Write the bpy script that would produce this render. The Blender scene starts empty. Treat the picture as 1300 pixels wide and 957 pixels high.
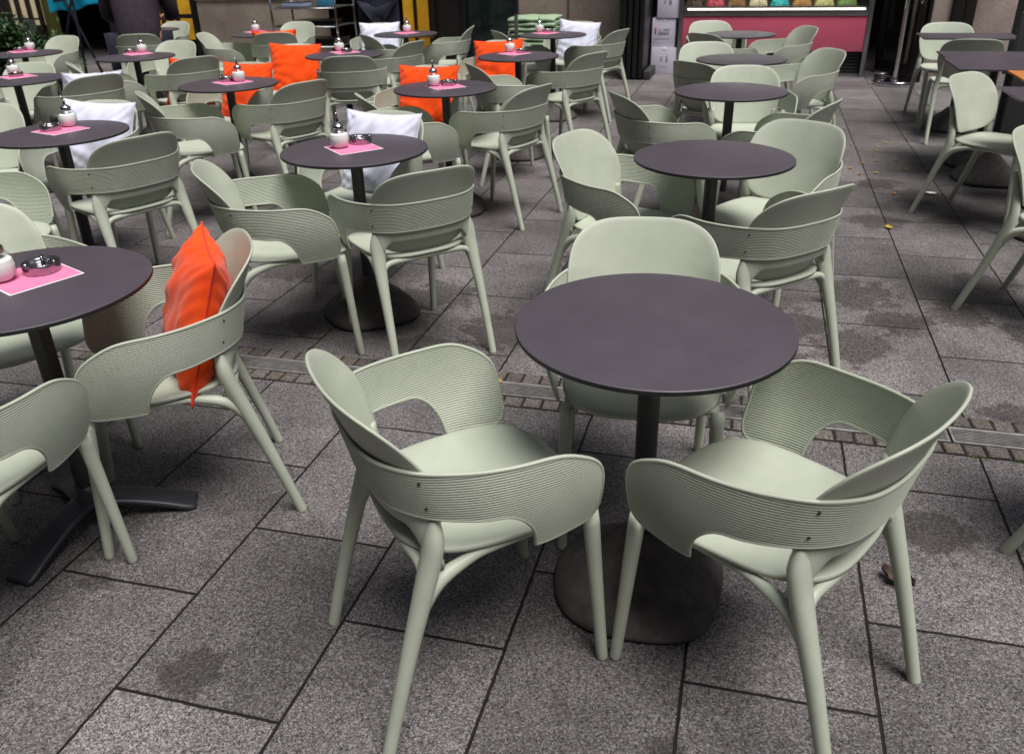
import bpy, bmesh, math, random
from mathutils import Vector, Matrix, Euler
R = math.radians
random.seed(7)
sc = bpy.context.scene
COL = sc.collection

# ------------------------------------------------------------------ helpers
def tag(o, label=None, cat=None, group=None, kind=None):
    if label: o['label'] = label
    if cat: o['category'] = cat
    if group: o['group'] = group
    if kind: o['kind'] = kind
    return o

def empty(name, loc=(0, 0, 0), rz=0.0, label=None, cat=None, group=None):
    o = bpy.data.objects.new(name, None)
    o.empty_display_size = .1
    COL.objects.link(o)
    o.location = loc
    o.rotation_euler = (0, 0, rz)
    return tag(o, label, cat, group)

def copy_thing(src, loc, rz, label, group=None):
    r = src.copy(); COL.objects.link(r)
    r.location = loc; r.rotation_euler = (0, 0, rz)
    r['label'] = label
    if group: r['group'] = group
    for ch in src.children:
        c = ch.copy(); COL.objects.link(c); c.parent = r
        for g in ch.children:
            d = g.copy(); COL.objects.link(d); d.parent = c
    return r

class MB:
    def __init__(s): s.v = []; s.f = []
    def add(s, vs, fs):
        n = len(s.v); s.v += [tuple(p) for p in vs]; s.f += [tuple(i + n for i in f) for f in fs]
    def box(s, x0, x1, y0, y1, z0, z1, M=None):
        p = [Vector((x, y, z)) for z in (z0, z1) for x, y in ((x0, y0), (x1, y0), (x1, y1), (x0, y1))]
        if M is not None: p = [M @ q for q in p]
        s.add(p, [(3, 2, 1, 0), (4, 5, 6, 7), (0, 1, 5, 4), (1, 2, 6, 5), (2, 3, 7, 6), (3, 0, 4, 7)])
    def lathe(s, prof, n=40, c=(0, 0, 0), fx=1.0, fy=1.0):
        vs = []; fs = []; m = len(prof)
        for i in range(n):
            a = 2 * math.pi * i / n
            for r, z in prof: vs.append((c[0] + r * math.cos(a) * fx, c[1] + r * math.sin(a) * fy, c[2] + z))
        for i in range(n):
            j = (i + 1) % n
            for k in range(m - 1): fs.append((i * m + k, j * m + k, j * m + k + 1, i * m + k + 1))
        if prof[0][0] > 1e-6: fs.append(tuple(i * m for i in range(n))[::-1])
        if prof[-1][0] > 1e-6: fs.append(tuple(i * m + m - 1 for i in range(n)))
        s.add(vs, fs)
    def tube(s, pts, rad, n=12, sq=None):
        """swept tube; rad number or list; sq: list of (width factor) squashing along local binormal"""
        pts = [Vector(p) for p in pts]
        if not hasattr(rad, '__len__'): rad = [rad] * len(pts)
        vs = []; fs = []
        up = Vector((0, 0, 1)); prev = None
        for i, p in enumerate(pts):
            t = (pts[min(i + 1, len(pts) - 1)] - pts[max(i - 1, 0)]).normalized()
            if prev is None:
                a = t.cross(up)
                if a.length < .05: a = t.cross(Vector((1, 0, 0)))
                a.normalize()
            else:
                a = (prev - t * prev.dot(t)).normalized()
            prev = a; b = t.cross(a)
            k = 1.0 if sq is None else sq[i]
            for j in range(n):
                q = 2 * math.pi * j / n
                vs.append(p + a * math.cos(q) * rad[i] * k + b * math.sin(q) * rad[i])
        for i in range(len(pts) - 1):
            for j in range(n):
                k = (j + 1) % n
                fs.append((i * n + j, i * n + k, (i + 1) * n + k, (i + 1) * n + j))
        fs.append(tuple(range(n))[::-1]); fs.append(tuple((len(pts) - 1) * n + j for j in range(n)))
        s.add(vs, fs)
    def build(s, name, mat, parent=None, smooth=True, bevel=0.0, auto=None, dbl=False):
        me = bpy.data.meshes.new(name)
        me.from_pydata(s.v, [], s.f); me.update()
        if dbl or bevel or True:
            bm = bmesh.new(); bm.from_mesh(me)
            if dbl: bmesh.ops.remove_doubles(bm, verts=bm.verts, dist=1e-5)
            if bevel:
                es = [e for e in bm.edges if len(e.link_faces) == 2 and e.calc_face_angle(0) > R(25)]
                bmesh.ops.bevel(bm, geom=es, offset=bevel, segments=2, profile=.6, affect='EDGES')
            bmesh.ops.recalc_face_normals(bm, faces=bm.faces)
            bm.to_mesh(me); bm.free()
        if smooth:
            me.shade_smooth()
            if auto: me.set_sharp_from_angle(angle=R(auto))
        o = bpy.data.objects.new(name, me); COL.objects.link(o)
        if mat is not None: me.materials.append(mat)
        if parent is not None: o.parent = parent
        return o

def spline(ctrl, n):
    """Catmull-Rom through control tuples, n samples per span"""
    out = []
    m = len(ctrl)
    for i in range(m - 1):
        p0 = ctrl[max(i - 1, 0)]; p1 = ctrl[i]; p2 = ctrl[i + 1]; p3 = ctrl[min(i + 2, m - 1)]
        for k in range(n):
            t = k / n
            out.append(tuple(.5 * ((2 * b) + (-a + c) * t + (2 * a - 5 * b + 4 * c - d) * t * t + (-a + 3 * b - 3 * c + d) * t ** 3)
                             for a, b, c, d in zip(p0, p1, p2, p3)))
    out.append(tuple(ctrl[-1]))
    return out

def smooth01(a, b, x):
    t = max(0.0, min(1.0, (x - a) / (b - a)))
    return t * t * (3 - 2 * t)

def sheet(mb, P, th, rib=None):
    """closed solid skin from a grid P[i][j] of points with thickness th and a half round rim"""
    ni = len(P); nj = len(P[0])
    P = [[Vector(q) for q in row] for row in P]
    N = [[None] * nj for _ in range(ni)]
    for i in range(ni):
        for j in range(nj):
            n = None
            for w in (1, 2, 4, 8, 16, 30):
                a = P[min(i + w, ni - 1)][j] - P[max(i - w, 0)][j]
                b = P[i][min(j + w, nj - 1)] - P[i][max(j - w, 0)]
                c = a.cross(b)
                if c.length > 1e-9:
                    n = c.normalized(); break
            N[i][j] = n or Vector((0, 0, 1))
    base = len(mb.v)
    for sgn in (1, -1):
        for i in range(ni):
            for j in range(nj):
                d = rib(i, j, P[i][j]) if rib else 0.0
                mb.v.append(tuple(P[i][j] + N[i][j] * sgn * (th / 2 - d)))
    M = ni * nj
    for i in range(ni - 1):
        for j in range(nj - 1):
            a = base + i * nj + j
            mb.f.append((a, a + 1, a + nj + 1, a + nj))
            a += M
            mb.f.append((a, a + nj, a + nj + 1, a + 1))
    loop = [(0, j) for j in range(nj)] + [(i, nj - 1) for i in range(1, ni)] + [(ni - 1, j) for j in range(nj - 2, -1, -1)] + [(i, 0) for i in range(ni - 2, 0, -1)]
    L = len(loop); ring = len(mb.v)
    cen = [P[i][j] for i, j in loop]
    for k, (i, j) in enumerate(loop):
        t = None
        for w in (1, 2, 4, 8, 20):
            t = cen[(k + w) % L] - cen[k - w]
            if t.length > 1e-7: break
        n = N[i][j]
        o = t.cross(n)
        o = o.normalized() if o.length > 1e-9 else Vector((0, 0, 0))
        # outward: away from the inner neighbour
        ii = min(max(i, 2), ni - 3); jj = min(max(j, 2), nj - 3)
        if o.dot(P[i][j] - P[ii][jj]) < 0: o = -o
        mb.v.append(tuple(P[i][j] + o * th * .42 + n * th * .30))
        mb.v.append(tuple(P[i][j] + o * th * .42 - n * th * .30))
    for k in range(L):
        k2 = (k + 1) % L
        a = base + loop[k][0] * nj + loop[k][1]; b = base + loop[k2][0] * nj + loop[k2][1]
        r0 = ring + 2 * k; r1 = ring + 2 * k2
        mb.f.append((a, b, r1, r0)); mb.f.append((r0, r1, r1 + 1, r0 + 1)); mb.f.append((r0 + 1, r1 + 1, b + M, a + M))

# ------------------------------------------------------------------ materials
def mat(name):
    m = bpy.data.materials.new(name); m.use_nodes = True
    nt = m.node_tree
    return m, nt, nt.nodes['Principled BSDF']

def N_(nt, typ, **kw):
    n = nt.nodes.new(typ)
    for k, v in kw.items():
        if k.startswith('i_'): n.inputs[k[2:].replace('_', ' ')].default_value = v
        else: setattr(n, k, v)
    return n

def simple(name, col, rough=.5, metal=0.0, noise=0.0, nscale=20, bump=0.0, bscale=200, coat=0.0, trans=0.0, ior=1.45, emit=None, estr=0.0, rvar=0.0):
    m, nt, b = mat(name)
    b.inputs['Base Color'].default_value = (*col, 1)
    b.inputs['Roughness'].default_value = rough
    b.inputs['Metallic'].default_value = metal
    b.inputs['Coat Weight'].default_value = coat
    b.inputs['Transmission Weight'].default_value = trans
    b.inputs['IOR'].default_value = ior
    if emit:
        b.inputs['Emission Color'].default_value = (*emit, 1); b.inputs['Emission Strength'].default_value = estr
    tc = N_(nt, 'ShaderNodeTexCoord')
    if noise:
        n = N_(nt, 'ShaderNodeTexNoise'); n.inputs['Scale'].default_value = nscale; n.inputs['Detail'].default_value = 6; n.inputs['Roughness'].default_value = .65
        nt.links.new(tc.outputs['Object'], n.inputs['Vector'])
        r = N_(nt, 'ShaderNodeMapRange'); r.inputs['From Min'].default_value = .3; r.inputs['From Max'].default_value = .7
        r.inputs['To Min'].default_value = 1 - noise; r.inputs['To Max'].default_value = 1 + noise
        nt.links.new(n.outputs['Fac'], r.inputs['Value'])
        x = N_(nt, 'ShaderNodeVectorMath', operation='SCALE'); x.inputs[0].default_value = col
        nt.links.new(r.outputs['Result'], x.inputs['Scale'])
        nt.links.new(x.outputs['Vector'], b.inputs['Base Color'])
        if rvar:
            r2 = N_(nt, 'ShaderNodeMapRange'); r2.inputs['From Min'].default_value = .3; r2.inputs['From Max'].default_value = .7
            r2.inputs['To Min'].default_value = rough - rvar; r2.inputs['To Max'].default_value = rough + rvar
            nt.links.new(n.outputs['Fac'], r2.inputs['Value']); nt.links.new(r2.outputs['Result'], b.inputs['Roughness'])
    if bump:
        n = N_(nt, 'ShaderNodeTexNoise'); n.inputs['Scale'].default_value = bscale; n.inputs['Detail'].default_value = 4
        nt.links.new(tc.outputs['Object'], n.inputs['Vector'])
        bp = N_(nt, 'ShaderNodeBump'); bp.inputs['Strength'].default_value = bump; bp.inputs['Distance'].default_value = .002
        nt.links.new(n.outputs['Fac'], bp.inputs['Height']); nt.links.new(bp.outputs['Normal'], b.inputs['Normal'])
    return m

def plastic_mat():
    m, nt, b = mat('sage_plastic'); L = nt.links.new
    tc = N_(nt, 'ShaderNodeTexCoord')
    oi = N_(nt, 'ShaderNodeObjectInfo')
    add = N_(nt, 'ShaderNodeVectorMath', operation='ADD'); L(tc.outputs['Object'], add.inputs[0])
    sc_ = N_(nt, 'ShaderNodeVectorMath', operation='SCALE'); sc_.inputs[0].default_value = (7, 3, 5); L(oi.outputs['Random'], sc_.inputs['Scale'])
    L(sc_.outputs['Vector'], add.inputs[1])
    n = N_(nt, 'ShaderNodeTexNoise'); n.inputs['Scale'].default_value = 9; n.inputs['Detail'].default_value = 8; n.inputs['Roughness'].default_value = .7
    L(add.outputs['Vector'], n.inputs['Vector'])
    cr = N_(nt, 'ShaderNodeValToRGB')
    cr.color_ramp.elements[0].position = .3; cr.color_ramp.elements[0].color = (.39, .425, .340, 1)
    cr.color_ramp.elements[1].position = .66; cr.color_ramp.elements[1].color = (.445, .48, .392, 1)
    L(n.outputs['Fac'], cr.inputs['Fac'])
    # fine dirt specks and scuffs
    n2 = N_(nt, 'ShaderNodeTexNoise'); n2.inputs['Scale'].default_value = 70; n2.inputs['Detail'].default_value = 5; n2.inputs['Roughness'].default_value = .8
    L(add.outputs['Vector'], n2.inputs['Vector'])
    mr = N_(nt, 'ShaderNodeMapRange'); mr.inputs['From Min'].default_value = .66; mr.inputs['From Max'].default_value = .78; mr.inputs['To Max'].default_value = .6
    L(n2.outputs['Fac'], mr.inputs['Value'])
    mx = N_(nt, 'ShaderNodeMixRGB'); mx.inputs['Color2'].default_value = (.14, .14, .10, 1)
    L(mr.outputs['Result'], mx.inputs['Fac']); L(cr.outputs['Color'], mx.inputs['Color1'])
    L(mx.outputs['Color'], b.inputs['Base Color'])
    r = N_(nt, 'ShaderNodeMapRange'); r.inputs['To Min'].default_value = .36; r.inputs['To Max'].default_value = .56; L(n.outputs['Fac'], r.inputs['Value'])
    L(r.outputs['Result'], b.inputs['Roughness'])
    b.inputs['Specular IOR Level'].default_value = .4
    n3 = N_(nt, 'ShaderNodeTexNoise'); n3.inputs['Scale'].default_value = 900; L(tc.outputs['Object'], n3.inputs['Vector'])
    bp = N_(nt, 'ShaderNodeBump'); bp.inputs['Strength'].default_value = .12; bp.inputs['Distance'].default_value = .0004
    L(n3.outputs['Fac'], bp.inputs['Height']); L(bp.outputs['Normal'], b.inputs['Normal'])
    return m

def laminate_mat():
    m, nt, b = mat('dark_laminate'); L = nt.links.new
    tc = N_(nt, 'ShaderNodeTexCoord'); oi = N_(nt, 'ShaderNodeObjectInfo')
    add = N_(nt, 'ShaderNodeVectorMath', operation='ADD'); L(tc.outputs['Object'], add.inputs[0])
    s_ = N_(nt, 'ShaderNodeVectorMath', operation='SCALE'); s_.inputs[0].default_value = (5, 9, 0); L(oi.outputs['Random'], s_.inputs['Scale']); L(s_.outputs['Vector'], add.inputs[1])
    n = N_(nt, 'ShaderNodeTexNoise'); n.inputs['Scale'].default_value = 6; n.inputs['Detail'].default_value = 9; n.inputs['Roughness'].default_value = .7; L(add.outputs['Vector'], n.inputs['Vector'])
    cr = N_(nt, 'ShaderNodeValToRGB')
    cr.color_ramp.elements[0].position = .3; cr.color_ramp.elements[0].color = (.064, .054, .068, 1)
    cr.color_ramp.elements[1].position = .7; cr.color_ramp.elements[1].color = (.076, .065, .080, 1)
    L(n.outputs['Fac'], cr.inputs['Fac']); L(cr.outputs['Color'], b.inputs['Base Color'])
    r = N_(nt, 'ShaderNodeMapRange'); r.inputs['From Min'].default_value = .3; r.inputs['From Max'].default_value = .7; r.inputs['To Min'].default_value = .37; r.inputs['To Max'].default_value = .47
    L(n.outputs['Fac'], r.inputs['Value']); L(r.outputs['Result'], b.inputs['Roughness'])
    n3 = N_(nt, 'ShaderNodeTexNoise'); n3.inputs['Scale'].default_value = 700; L(tc.outputs['Object'], n3.inputs['Vector'])
    bp = N_(nt, 'ShaderNodeBump'); bp.inputs['Strength'].default_value = .15; bp.inputs['Distance'].default_value = .0004
    L(n3.outputs['Fac'], bp.inputs['Height']); L(bp.outputs['Normal'], b.inputs['Normal'])
    return m

def granite_nodes(nt, vec, base_lo=(.041, .038, .039), base_hi=(.30, .28, .285)):
    """speckled granite colour socket"""
    L = nt.links.new
    n1 = N_(nt, 'ShaderNodeTexVoronoi'); n1.inputs['Scale'].default_value = 290; L(vec, n1.inputs['Vector'])
    sep = N_(nt, 'ShaderNodeSeparateColor'); L(n1.outputs['Color'], sep.inputs['Color'])
    n2 = N_(nt, 'ShaderNodeTexNoise'); n2.inputs['Scale'].default_value = 120; n2.inputs['Detail'].default_value = 7; n2.inputs['Roughness'].default_value = .8; L(vec, n2.inputs['Vector'])
    a = N_(nt, 'ShaderNodeMath', operation='MULTIPLY'); a.inputs[1].default_value = .55; L(sep.outputs['Red'], a.inputs[0])
    b2 = N_(nt, 'ShaderNodeMath', operation='MULTIPLY_ADD'); b2.inputs[1].default_value = .9; L(n2.outputs['Fac'], b2.inputs[0]); L(a.outputs[0], b2.inputs[2])
    cr = N_(nt, 'ShaderNodeValToRGB'); e = cr.color_ramp.elements
    e[0].position = .42; e[0].color = (*[c * .45 for c in base_lo], 1)
    e[1].position = 1.05 if False else 1.0; e[1].color = (*base_hi, 1)
    k = e.new(.60); k.color = (*[.62 * l + .38 * .5 * (l + h) for l, h in zip(base_lo, base_hi)], 1)
    k = e.new(.80); k.color = (*[.62 * l + .38 * h for l, h in zip(base_lo, base_hi)], 1)
    L(b2.outputs[0], cr.inputs['Fac'])
    # faint pink / ochre grains
    mx = N_(nt, 'ShaderNodeMixRGB', blend_type='MIX'); mx.inputs['Color2'].default_value = (.20, .15, .125, 1)
    g = N_(nt, 'ShaderNodeMath', operation='GREATER_THAN'); g.inputs[1].default_value = .86; L(sep.outputs['Green'], g.inputs[0])
    g2 = N_(nt, 'ShaderNodeMath', operation='MULTIPLY'); g2.inputs[1].default_value = .55; L(g.outputs[0], g2.inputs[0])
    L(g2.outputs[0], mx.inputs['Fac']); L(cr.outputs['Color'], mx.inputs['Color1'])
    return mx.outputs['Color'], b2.outputs[0]

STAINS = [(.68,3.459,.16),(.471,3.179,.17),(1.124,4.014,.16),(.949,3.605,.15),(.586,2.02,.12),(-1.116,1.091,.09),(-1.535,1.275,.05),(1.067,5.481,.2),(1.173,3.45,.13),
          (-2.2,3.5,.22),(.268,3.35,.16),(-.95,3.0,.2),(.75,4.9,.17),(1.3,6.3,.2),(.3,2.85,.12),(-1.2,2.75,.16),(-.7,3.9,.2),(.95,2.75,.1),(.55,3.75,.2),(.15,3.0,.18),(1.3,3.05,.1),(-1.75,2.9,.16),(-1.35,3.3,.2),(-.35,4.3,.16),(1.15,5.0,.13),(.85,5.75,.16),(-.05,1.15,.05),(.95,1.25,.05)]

def ground_mat():
    m, nt, b = mat('granite_paving'); L = nt.links.new
    def M(op, a, b_=None, c=None):
        n = N_(nt, 'ShaderNodeMath', operation=op)
        for i, x in enumerate((a, b_, c)):
            if x is None: continue
            if isinstance(x, (int, float)): n.inputs[i].default_value = x
            else: L(x, n.inputs[i])
        return n.outputs[0]
    tc = N_(nt, 'ShaderNodeTexCoord'); vec = tc.outputs['Object']
    wob = N_(nt, 'ShaderNodeTexNoise'); wob.inputs['Scale'].default_value = 22; wob.inputs['Detail'].default_value = 3; L(vec, wob.inputs['Vector'])
    wv = N_(nt, 'ShaderNodeVectorMath', operation='MULTIPLY_ADD'); L(wob.outputs['Color'], wv.inputs[0]); wv.inputs[1].default_value = (.005, .005, 0); L(vec, wv.inputs[2])
    sp = N_(nt, 'ShaderNodeSeparateXYZ'); L(wv.outputs['Vector'], sp.inputs[0])
    X, Y = sp.outputs['X'], sp.outputs['Y']
    Ys = M('SUBTRACT', Y, M('MULTIPLY', X, .03))
    far = M('GREATER_THAN', Ys, 2.55)
    kx = M('DIVIDE', M('ADD', X, .0212), .4079)
    k = M('FLOOR', kx); fx = M('SUBTRACT', kx, k)
    dX = M('MULTIPLY', M('MINIMUM', fx, M('SUBTRACT', 1.0, fx)), .4079)
    par = M('FLOORED_MODULO', k, 2.0)
    # offsets (joint rows) for near and far fields
    offn = M('ADD', 1.348, M('MULTIPLY', par, .275))
    offf = M('ADD', 4.318, M('MULTIPLY', par, -.924))
    off = M('ADD', M('MULTIPLY', offn, M('SUBTRACT', 1.0, far)), M('MULTIPLY', offf, far))
    ln = M('ADD', .578, M('MULTIPLY', far, .009))
    ky = M('DIVIDE', M('SUBTRACT', Ys, off), ln)
    q = M('FLOOR', ky); fy = M('SUBTRACT', ky, q)
    dY = M('MULTIPLY', M('MINIMUM', fy, M('SUBTRACT', 1.0, fy)), .583)
    d = M('MINIMUM', dX, dY)
    jn = N_(nt, 'ShaderNodeMapRange', interpolation_type='SMOOTHSTEP'); L(d, jn.inputs['Value'])
    jn.inputs['From Min'].default_value = .0026; jn.inputs['From Max'].default_value = .0044; jn.inputs['To Min'].default_value = 1; jn.inputs['To Max'].default_value = 0
    joint = jn.outputs['Result']
    col, hgt = granite_nodes(nt, vec)
    # slab to slab variation
    cv = N_(nt, 'ShaderNodeCombineXYZ'); L(k, cv.inputs['X']); L(q, cv.inputs['Y']); L(far, cv.inputs['Z'])
    wn = N_(nt, 'ShaderNodeTexWhiteNoise', noise_dimensions='3D'); L(cv.outputs[0], wn.inputs['Vector'])
    v1 = N_(nt, 'ShaderNodeMapRange'); L(wn.outputs['Value'], v1.inputs['Value']); v1.inputs['To Min'].default_value = .76; v1.inputs['To Max'].default_value = 1.18
    # large blotches (ingrained dirt)
    n2 = N_(nt, 'ShaderNodeTexNoise'); n2.inputs['Scale'].default_value = 1.9; n2.inputs['Detail'].default_value = 9; n2.inputs['Roughness'].default_value = .68; L(vec, n2.inputs['Vector'])
    v2 = N_(nt, 'ShaderNodeMapRange'); L(n2.outputs['Fac'], v2.inputs['Value']); v2.inputs['From Min'].default_value = .35; v2.inputs['From Max'].default_value = .62; v2.inputs['To Min'].default_value = .60; v2.inputs['To Max'].default_value = 1.10
    vv = M('MULTIPLY', v1.outputs['Result'], v2.outputs['Result'])
    c1 = N_(nt, 'ShaderNodeVectorMath', operation='SCALE'); L(col, c1.inputs[0]); L(vv, c1.inputs['Scale'])
    # dirt stains with their own outlines
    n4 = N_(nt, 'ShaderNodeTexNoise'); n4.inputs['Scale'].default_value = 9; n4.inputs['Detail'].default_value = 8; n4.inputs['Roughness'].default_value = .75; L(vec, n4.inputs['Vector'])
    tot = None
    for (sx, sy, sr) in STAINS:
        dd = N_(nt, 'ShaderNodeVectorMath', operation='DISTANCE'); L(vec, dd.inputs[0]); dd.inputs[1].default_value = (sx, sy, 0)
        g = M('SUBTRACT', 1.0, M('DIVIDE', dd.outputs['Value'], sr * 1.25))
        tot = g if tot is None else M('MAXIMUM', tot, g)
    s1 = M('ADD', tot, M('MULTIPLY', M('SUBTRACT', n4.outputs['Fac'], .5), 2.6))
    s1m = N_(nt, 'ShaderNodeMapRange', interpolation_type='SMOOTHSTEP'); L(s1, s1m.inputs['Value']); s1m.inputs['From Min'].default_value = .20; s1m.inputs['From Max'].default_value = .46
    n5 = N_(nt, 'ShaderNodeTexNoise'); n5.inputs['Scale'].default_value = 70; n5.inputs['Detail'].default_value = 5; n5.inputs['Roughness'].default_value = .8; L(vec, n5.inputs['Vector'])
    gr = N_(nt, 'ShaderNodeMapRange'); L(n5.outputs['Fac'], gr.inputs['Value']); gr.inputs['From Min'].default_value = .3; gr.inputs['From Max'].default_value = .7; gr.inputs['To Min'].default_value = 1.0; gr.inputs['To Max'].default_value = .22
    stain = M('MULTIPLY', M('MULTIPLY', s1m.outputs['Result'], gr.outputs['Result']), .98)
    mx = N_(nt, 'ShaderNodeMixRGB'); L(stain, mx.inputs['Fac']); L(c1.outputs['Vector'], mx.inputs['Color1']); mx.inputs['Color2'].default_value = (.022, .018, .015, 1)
    mj = N_(nt, 'ShaderNodeMixRGB'); L(joint, mj.inputs['Fac']); L(mx.outputs['Color'], mj.inputs['Color1']); mj.inputs['Color2'].default_value = (.007, .005, .0045, 1)
    L(mj.outputs['Color'], b.inputs['Base Color'])
    rr = N_(nt, 'ShaderNodeMapRange'); L(n2.outputs['Fac'], rr.inputs['Value']); rr.inputs['To Min'].default_value = .45; rr.inputs['To Max'].default_value = .85
    L(rr.outputs['Result'], b.inputs['Roughness'])
    b.inputs['Specular IOR Level'].default_value = .35
    h = M('SUBTRACT', M('MULTIPLY', hgt, .12), M('MULTIPLY', joint, 1.6))
    h = M('ADD', h, M('MULTIPLY', wn.outputs['Value'], .25))
    bp = N_(nt, 'ShaderNodeBump'); bp.inputs['Strength'].default_value = .8; bp.inputs['Distance'].default_value = .004
    L(h, bp.inputs['Height']); L(bp.outputs['Normal'], b.inputs['Normal'])
    return m

def stone_mat(name, lo, hi, rough=.8):
    m, nt, b = mat(name); L = nt.links.new
    tc = N_(nt, 'ShaderNodeTexCoord')
    n = N_(nt, 'ShaderNodeTexNoise'); n.inputs['Scale'].default_value = 55; n.inputs['Detail'].default_value = 9; n.inputs['Roughness'].default_value = .8; L(tc.outputs['Object'], n.inputs['Vector'])
    n2 = N_(nt, 'ShaderNodeTexNoise'); n2.inputs['Scale'].default_value = 3; n2.inputs['Detail'].default_value = 7; L(tc.outputs['Object'], n2.inputs['Vector'])
    ad = N_(nt, 'ShaderNodeMath', operation='MULTIPLY_ADD'); L(n.outputs['Fac'], ad.inputs[0]); ad.inputs[1].default_value = .7
    sb = N_(nt, 'ShaderNodeMath', operation='MULTIPLY'); L(n2.outputs['Fac'], sb.inputs[0]); sb.inputs[1].default_value = .4; L(sb.outputs[0], ad.inputs[2])
    cr = N_(nt, 'ShaderNodeValToRGB'); cr.color_ramp.elements[0].position = .40; cr.color_ramp.elements[0].color = (*lo, 1); cr.color_ramp.elements[1].position = .72; cr.color_ramp.elements[1].color = (*hi, 1)
    L(ad.outputs[0], cr.inputs['Fac']); L(cr.outputs['Color'], b.inputs['Base Color']); b.inputs['Roughness'].default_value = rough
    bp = N_(nt, 'ShaderNodeBump'); bp.inputs['Strength'].default_value = .5; bp.inputs['Distance'].default_value = .004; L(n.outputs['Fac'], bp.inputs['Height']); L(bp.outputs['Normal'], b.inputs['Normal'])
    return m

def fabric_mat(name, col, dark):
    m, nt, b = mat(name); L = nt.links.new
    tc = N_(nt, 'ShaderNodeTexCoord')
    n = N_(nt, 'ShaderNodeTexNoise'); n.inputs['Scale'].default_value = 14; n.inputs['Detail'].default_value = 5; L(tc.outputs['Object'], n.inputs['Vector'])
    cr = N_(nt, 'ShaderNodeValToRGB'); cr.color_ramp.elements[0].position = .3; cr.color_ramp.elements[0].color = (*dark, 1); cr.color_ramp.elements[1].position = .65; cr.color_ramp.elements[1].color = (*col, 1)
    L(n.outputs['Fac'], cr.inputs['Fac']); L(cr.outputs['Color'], b.inputs['Base Color'])
    b.inputs['Roughness'].default_value = .9; b.inputs['Specular IOR Level'].default_value = .2; b.inputs['Sheen Weight'].default_value = .15
    w = N_(nt, 'ShaderNodeTexNoise'); w.inputs['Scale'].default_value = 500; L(tc.outputs['Object'], w.inputs['Vector'])
    bp = N_(nt, 'ShaderNodeBump'); bp.inputs['Strength'].default_value = .4; bp.inputs['Distance'].default_value = .0012; L(w.outputs['Fac'], bp.inputs['Height']); L(bp.outputs['Normal'], b.inputs['Normal'])
    return m

def thin_glass():
    m = bpy.data.materials.new('thin_glass'); m.use_nodes = True; nt = m.node_tree; nt.nodes.clear(); L = nt.links.new
    out = nt.nodes.new('ShaderNodeOutputMaterial'); mix = nt.nodes.new('ShaderNodeMixShader'); tr = nt.nodes.new('ShaderNodeBsdfTransparent'); gl = nt.nodes.new('ShaderNodeBsdfGlossy'); fr = nt.nodes.new('ShaderNodeMath'); lw = nt.nodes.new('ShaderNodeLayerWeight'); lw.inputs['Blend'].default_value = .5; pw = nt.nodes.new('ShaderNodeMath'); pw.operation = 'POWER'; pw.inputs[1].default_value = 3.5; L(lw.outputs['Facing'], pw.inputs[0]); fr.operation = 'MULTIPLY_ADD'; fr.inputs[1].default_value = .55; fr.inputs[2].default_value = .05; L(pw.outputs[0], fr.inputs[0])
    tr.inputs['Color'].default_value = (.93, .96, .95, 1); gl.inputs['Roughness'].default_value = .02
    L(fr.outputs[0], mix.inputs[0]); L(tr.outputs[0], mix.inputs[1]); L(gl.outputs[0], mix.inputs[2]); L(mix.outputs[0], out.inputs['Surface'])
    return m

MT = {}
MT['sage'] = plastic_mat()
MT['top'] = laminate_mat()
MT['topedge'] = simple('black_core', (.012, .012, .013), .5)
MT['pole'] = simple('black_powder_coat', (.018, .018, .021), .45, bump=.2, bscale=600, noise=.2, nscale=30)
MT['anthracite'] = simple('anthracite_metal', (.028, .030, .038), .4, noise=.15, nscale=20, bump=.2, bscale=500)
MT['weight'] = simple('dark_cast_stone', (.080, .070, .067), .85, noise=.35, nscale=26, bump=.6, bscale=220)
MT['orange'] = fabric_mat('orange_fabric', (.93, .085, .003), (.85, .058, .002))
MT['orange_seam'] = fabric_mat('red_orange_piping', (.75, .03, .006), (.6, .02, .004))
MT['white'] = fabric_mat('white_fabric', (.70, .71, .85), (.62, .63, .77))
MT['white_seam'] = fabric_mat('white_piping', (.7, .7, .78), (.6, .6, .68))
MT['screw'] = simple('screw_steel', (.05, .05, .05), .5, metal=.6)
MT['chrome'] = simple('chrome', (.62, .62, .64), .14, metal=1.0, noise=.1, nscale=40)
MT['darkchrome'] = simple('worn_steel', (.34, .34, .35), .2, metal=1.0, noise=.2, nscale=60)
MT['steel'] = simple('brushed_steel', (.36, .36, .37), .32, metal=1.0, noise=.15, nscale=30)
MT['glass'] = thin_glass()
MT['sugar'] = simple('white_sugar', (.86, .86, .85), .9, bump=.4, bscale=800)
MT['pink'] = simple('pink_napkin', (.80, .21, .38), .9, noise=.05, nscale=90, bump=.2, bscale=400)
MT['paper'] = simple('white_paper', (.85, .84, .86), .85)
MT['ground'] = ground_mat()
MT['stone'] = stone_mat('facade_stone', (.20, .155, .12), (.50, .42, .34))
MT['stone_pink'] = stone_mat('facade_stone_pinkish', (.30, .23, .20), (.66, .54, .48))
MT['dark'] = simple('dark_brown_metal', (.016, .012, .012), .35, noise=.2, nscale=10)
MT['black'] = simple('black_paint', (.010, .010, .012), .4, noise=.2, nscale=12)
MT['interior'] = simple('dark_interior', (.02, .017, .016), .8, noise=.3, nscale=5)
MT['darkglass'] = simple('dark_window_glass', (.012, .022, .020), .06, noise=.3, nscale=1.2)
MT['greenstrip'] = simple('green_paint', (.03, .16, .05), .5)
MT['counterpink'] = simple('pink_counter_panel', (.60, .11, .18), .28, noise=.05, nscale=3, coat=.3)
MT['yellowlit'] = simple('lit_yellow_room', (.75, .42, .02), .8, noise=.25, nscale=6, emit=(1.0, .48, .03), estr=.10)
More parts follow.
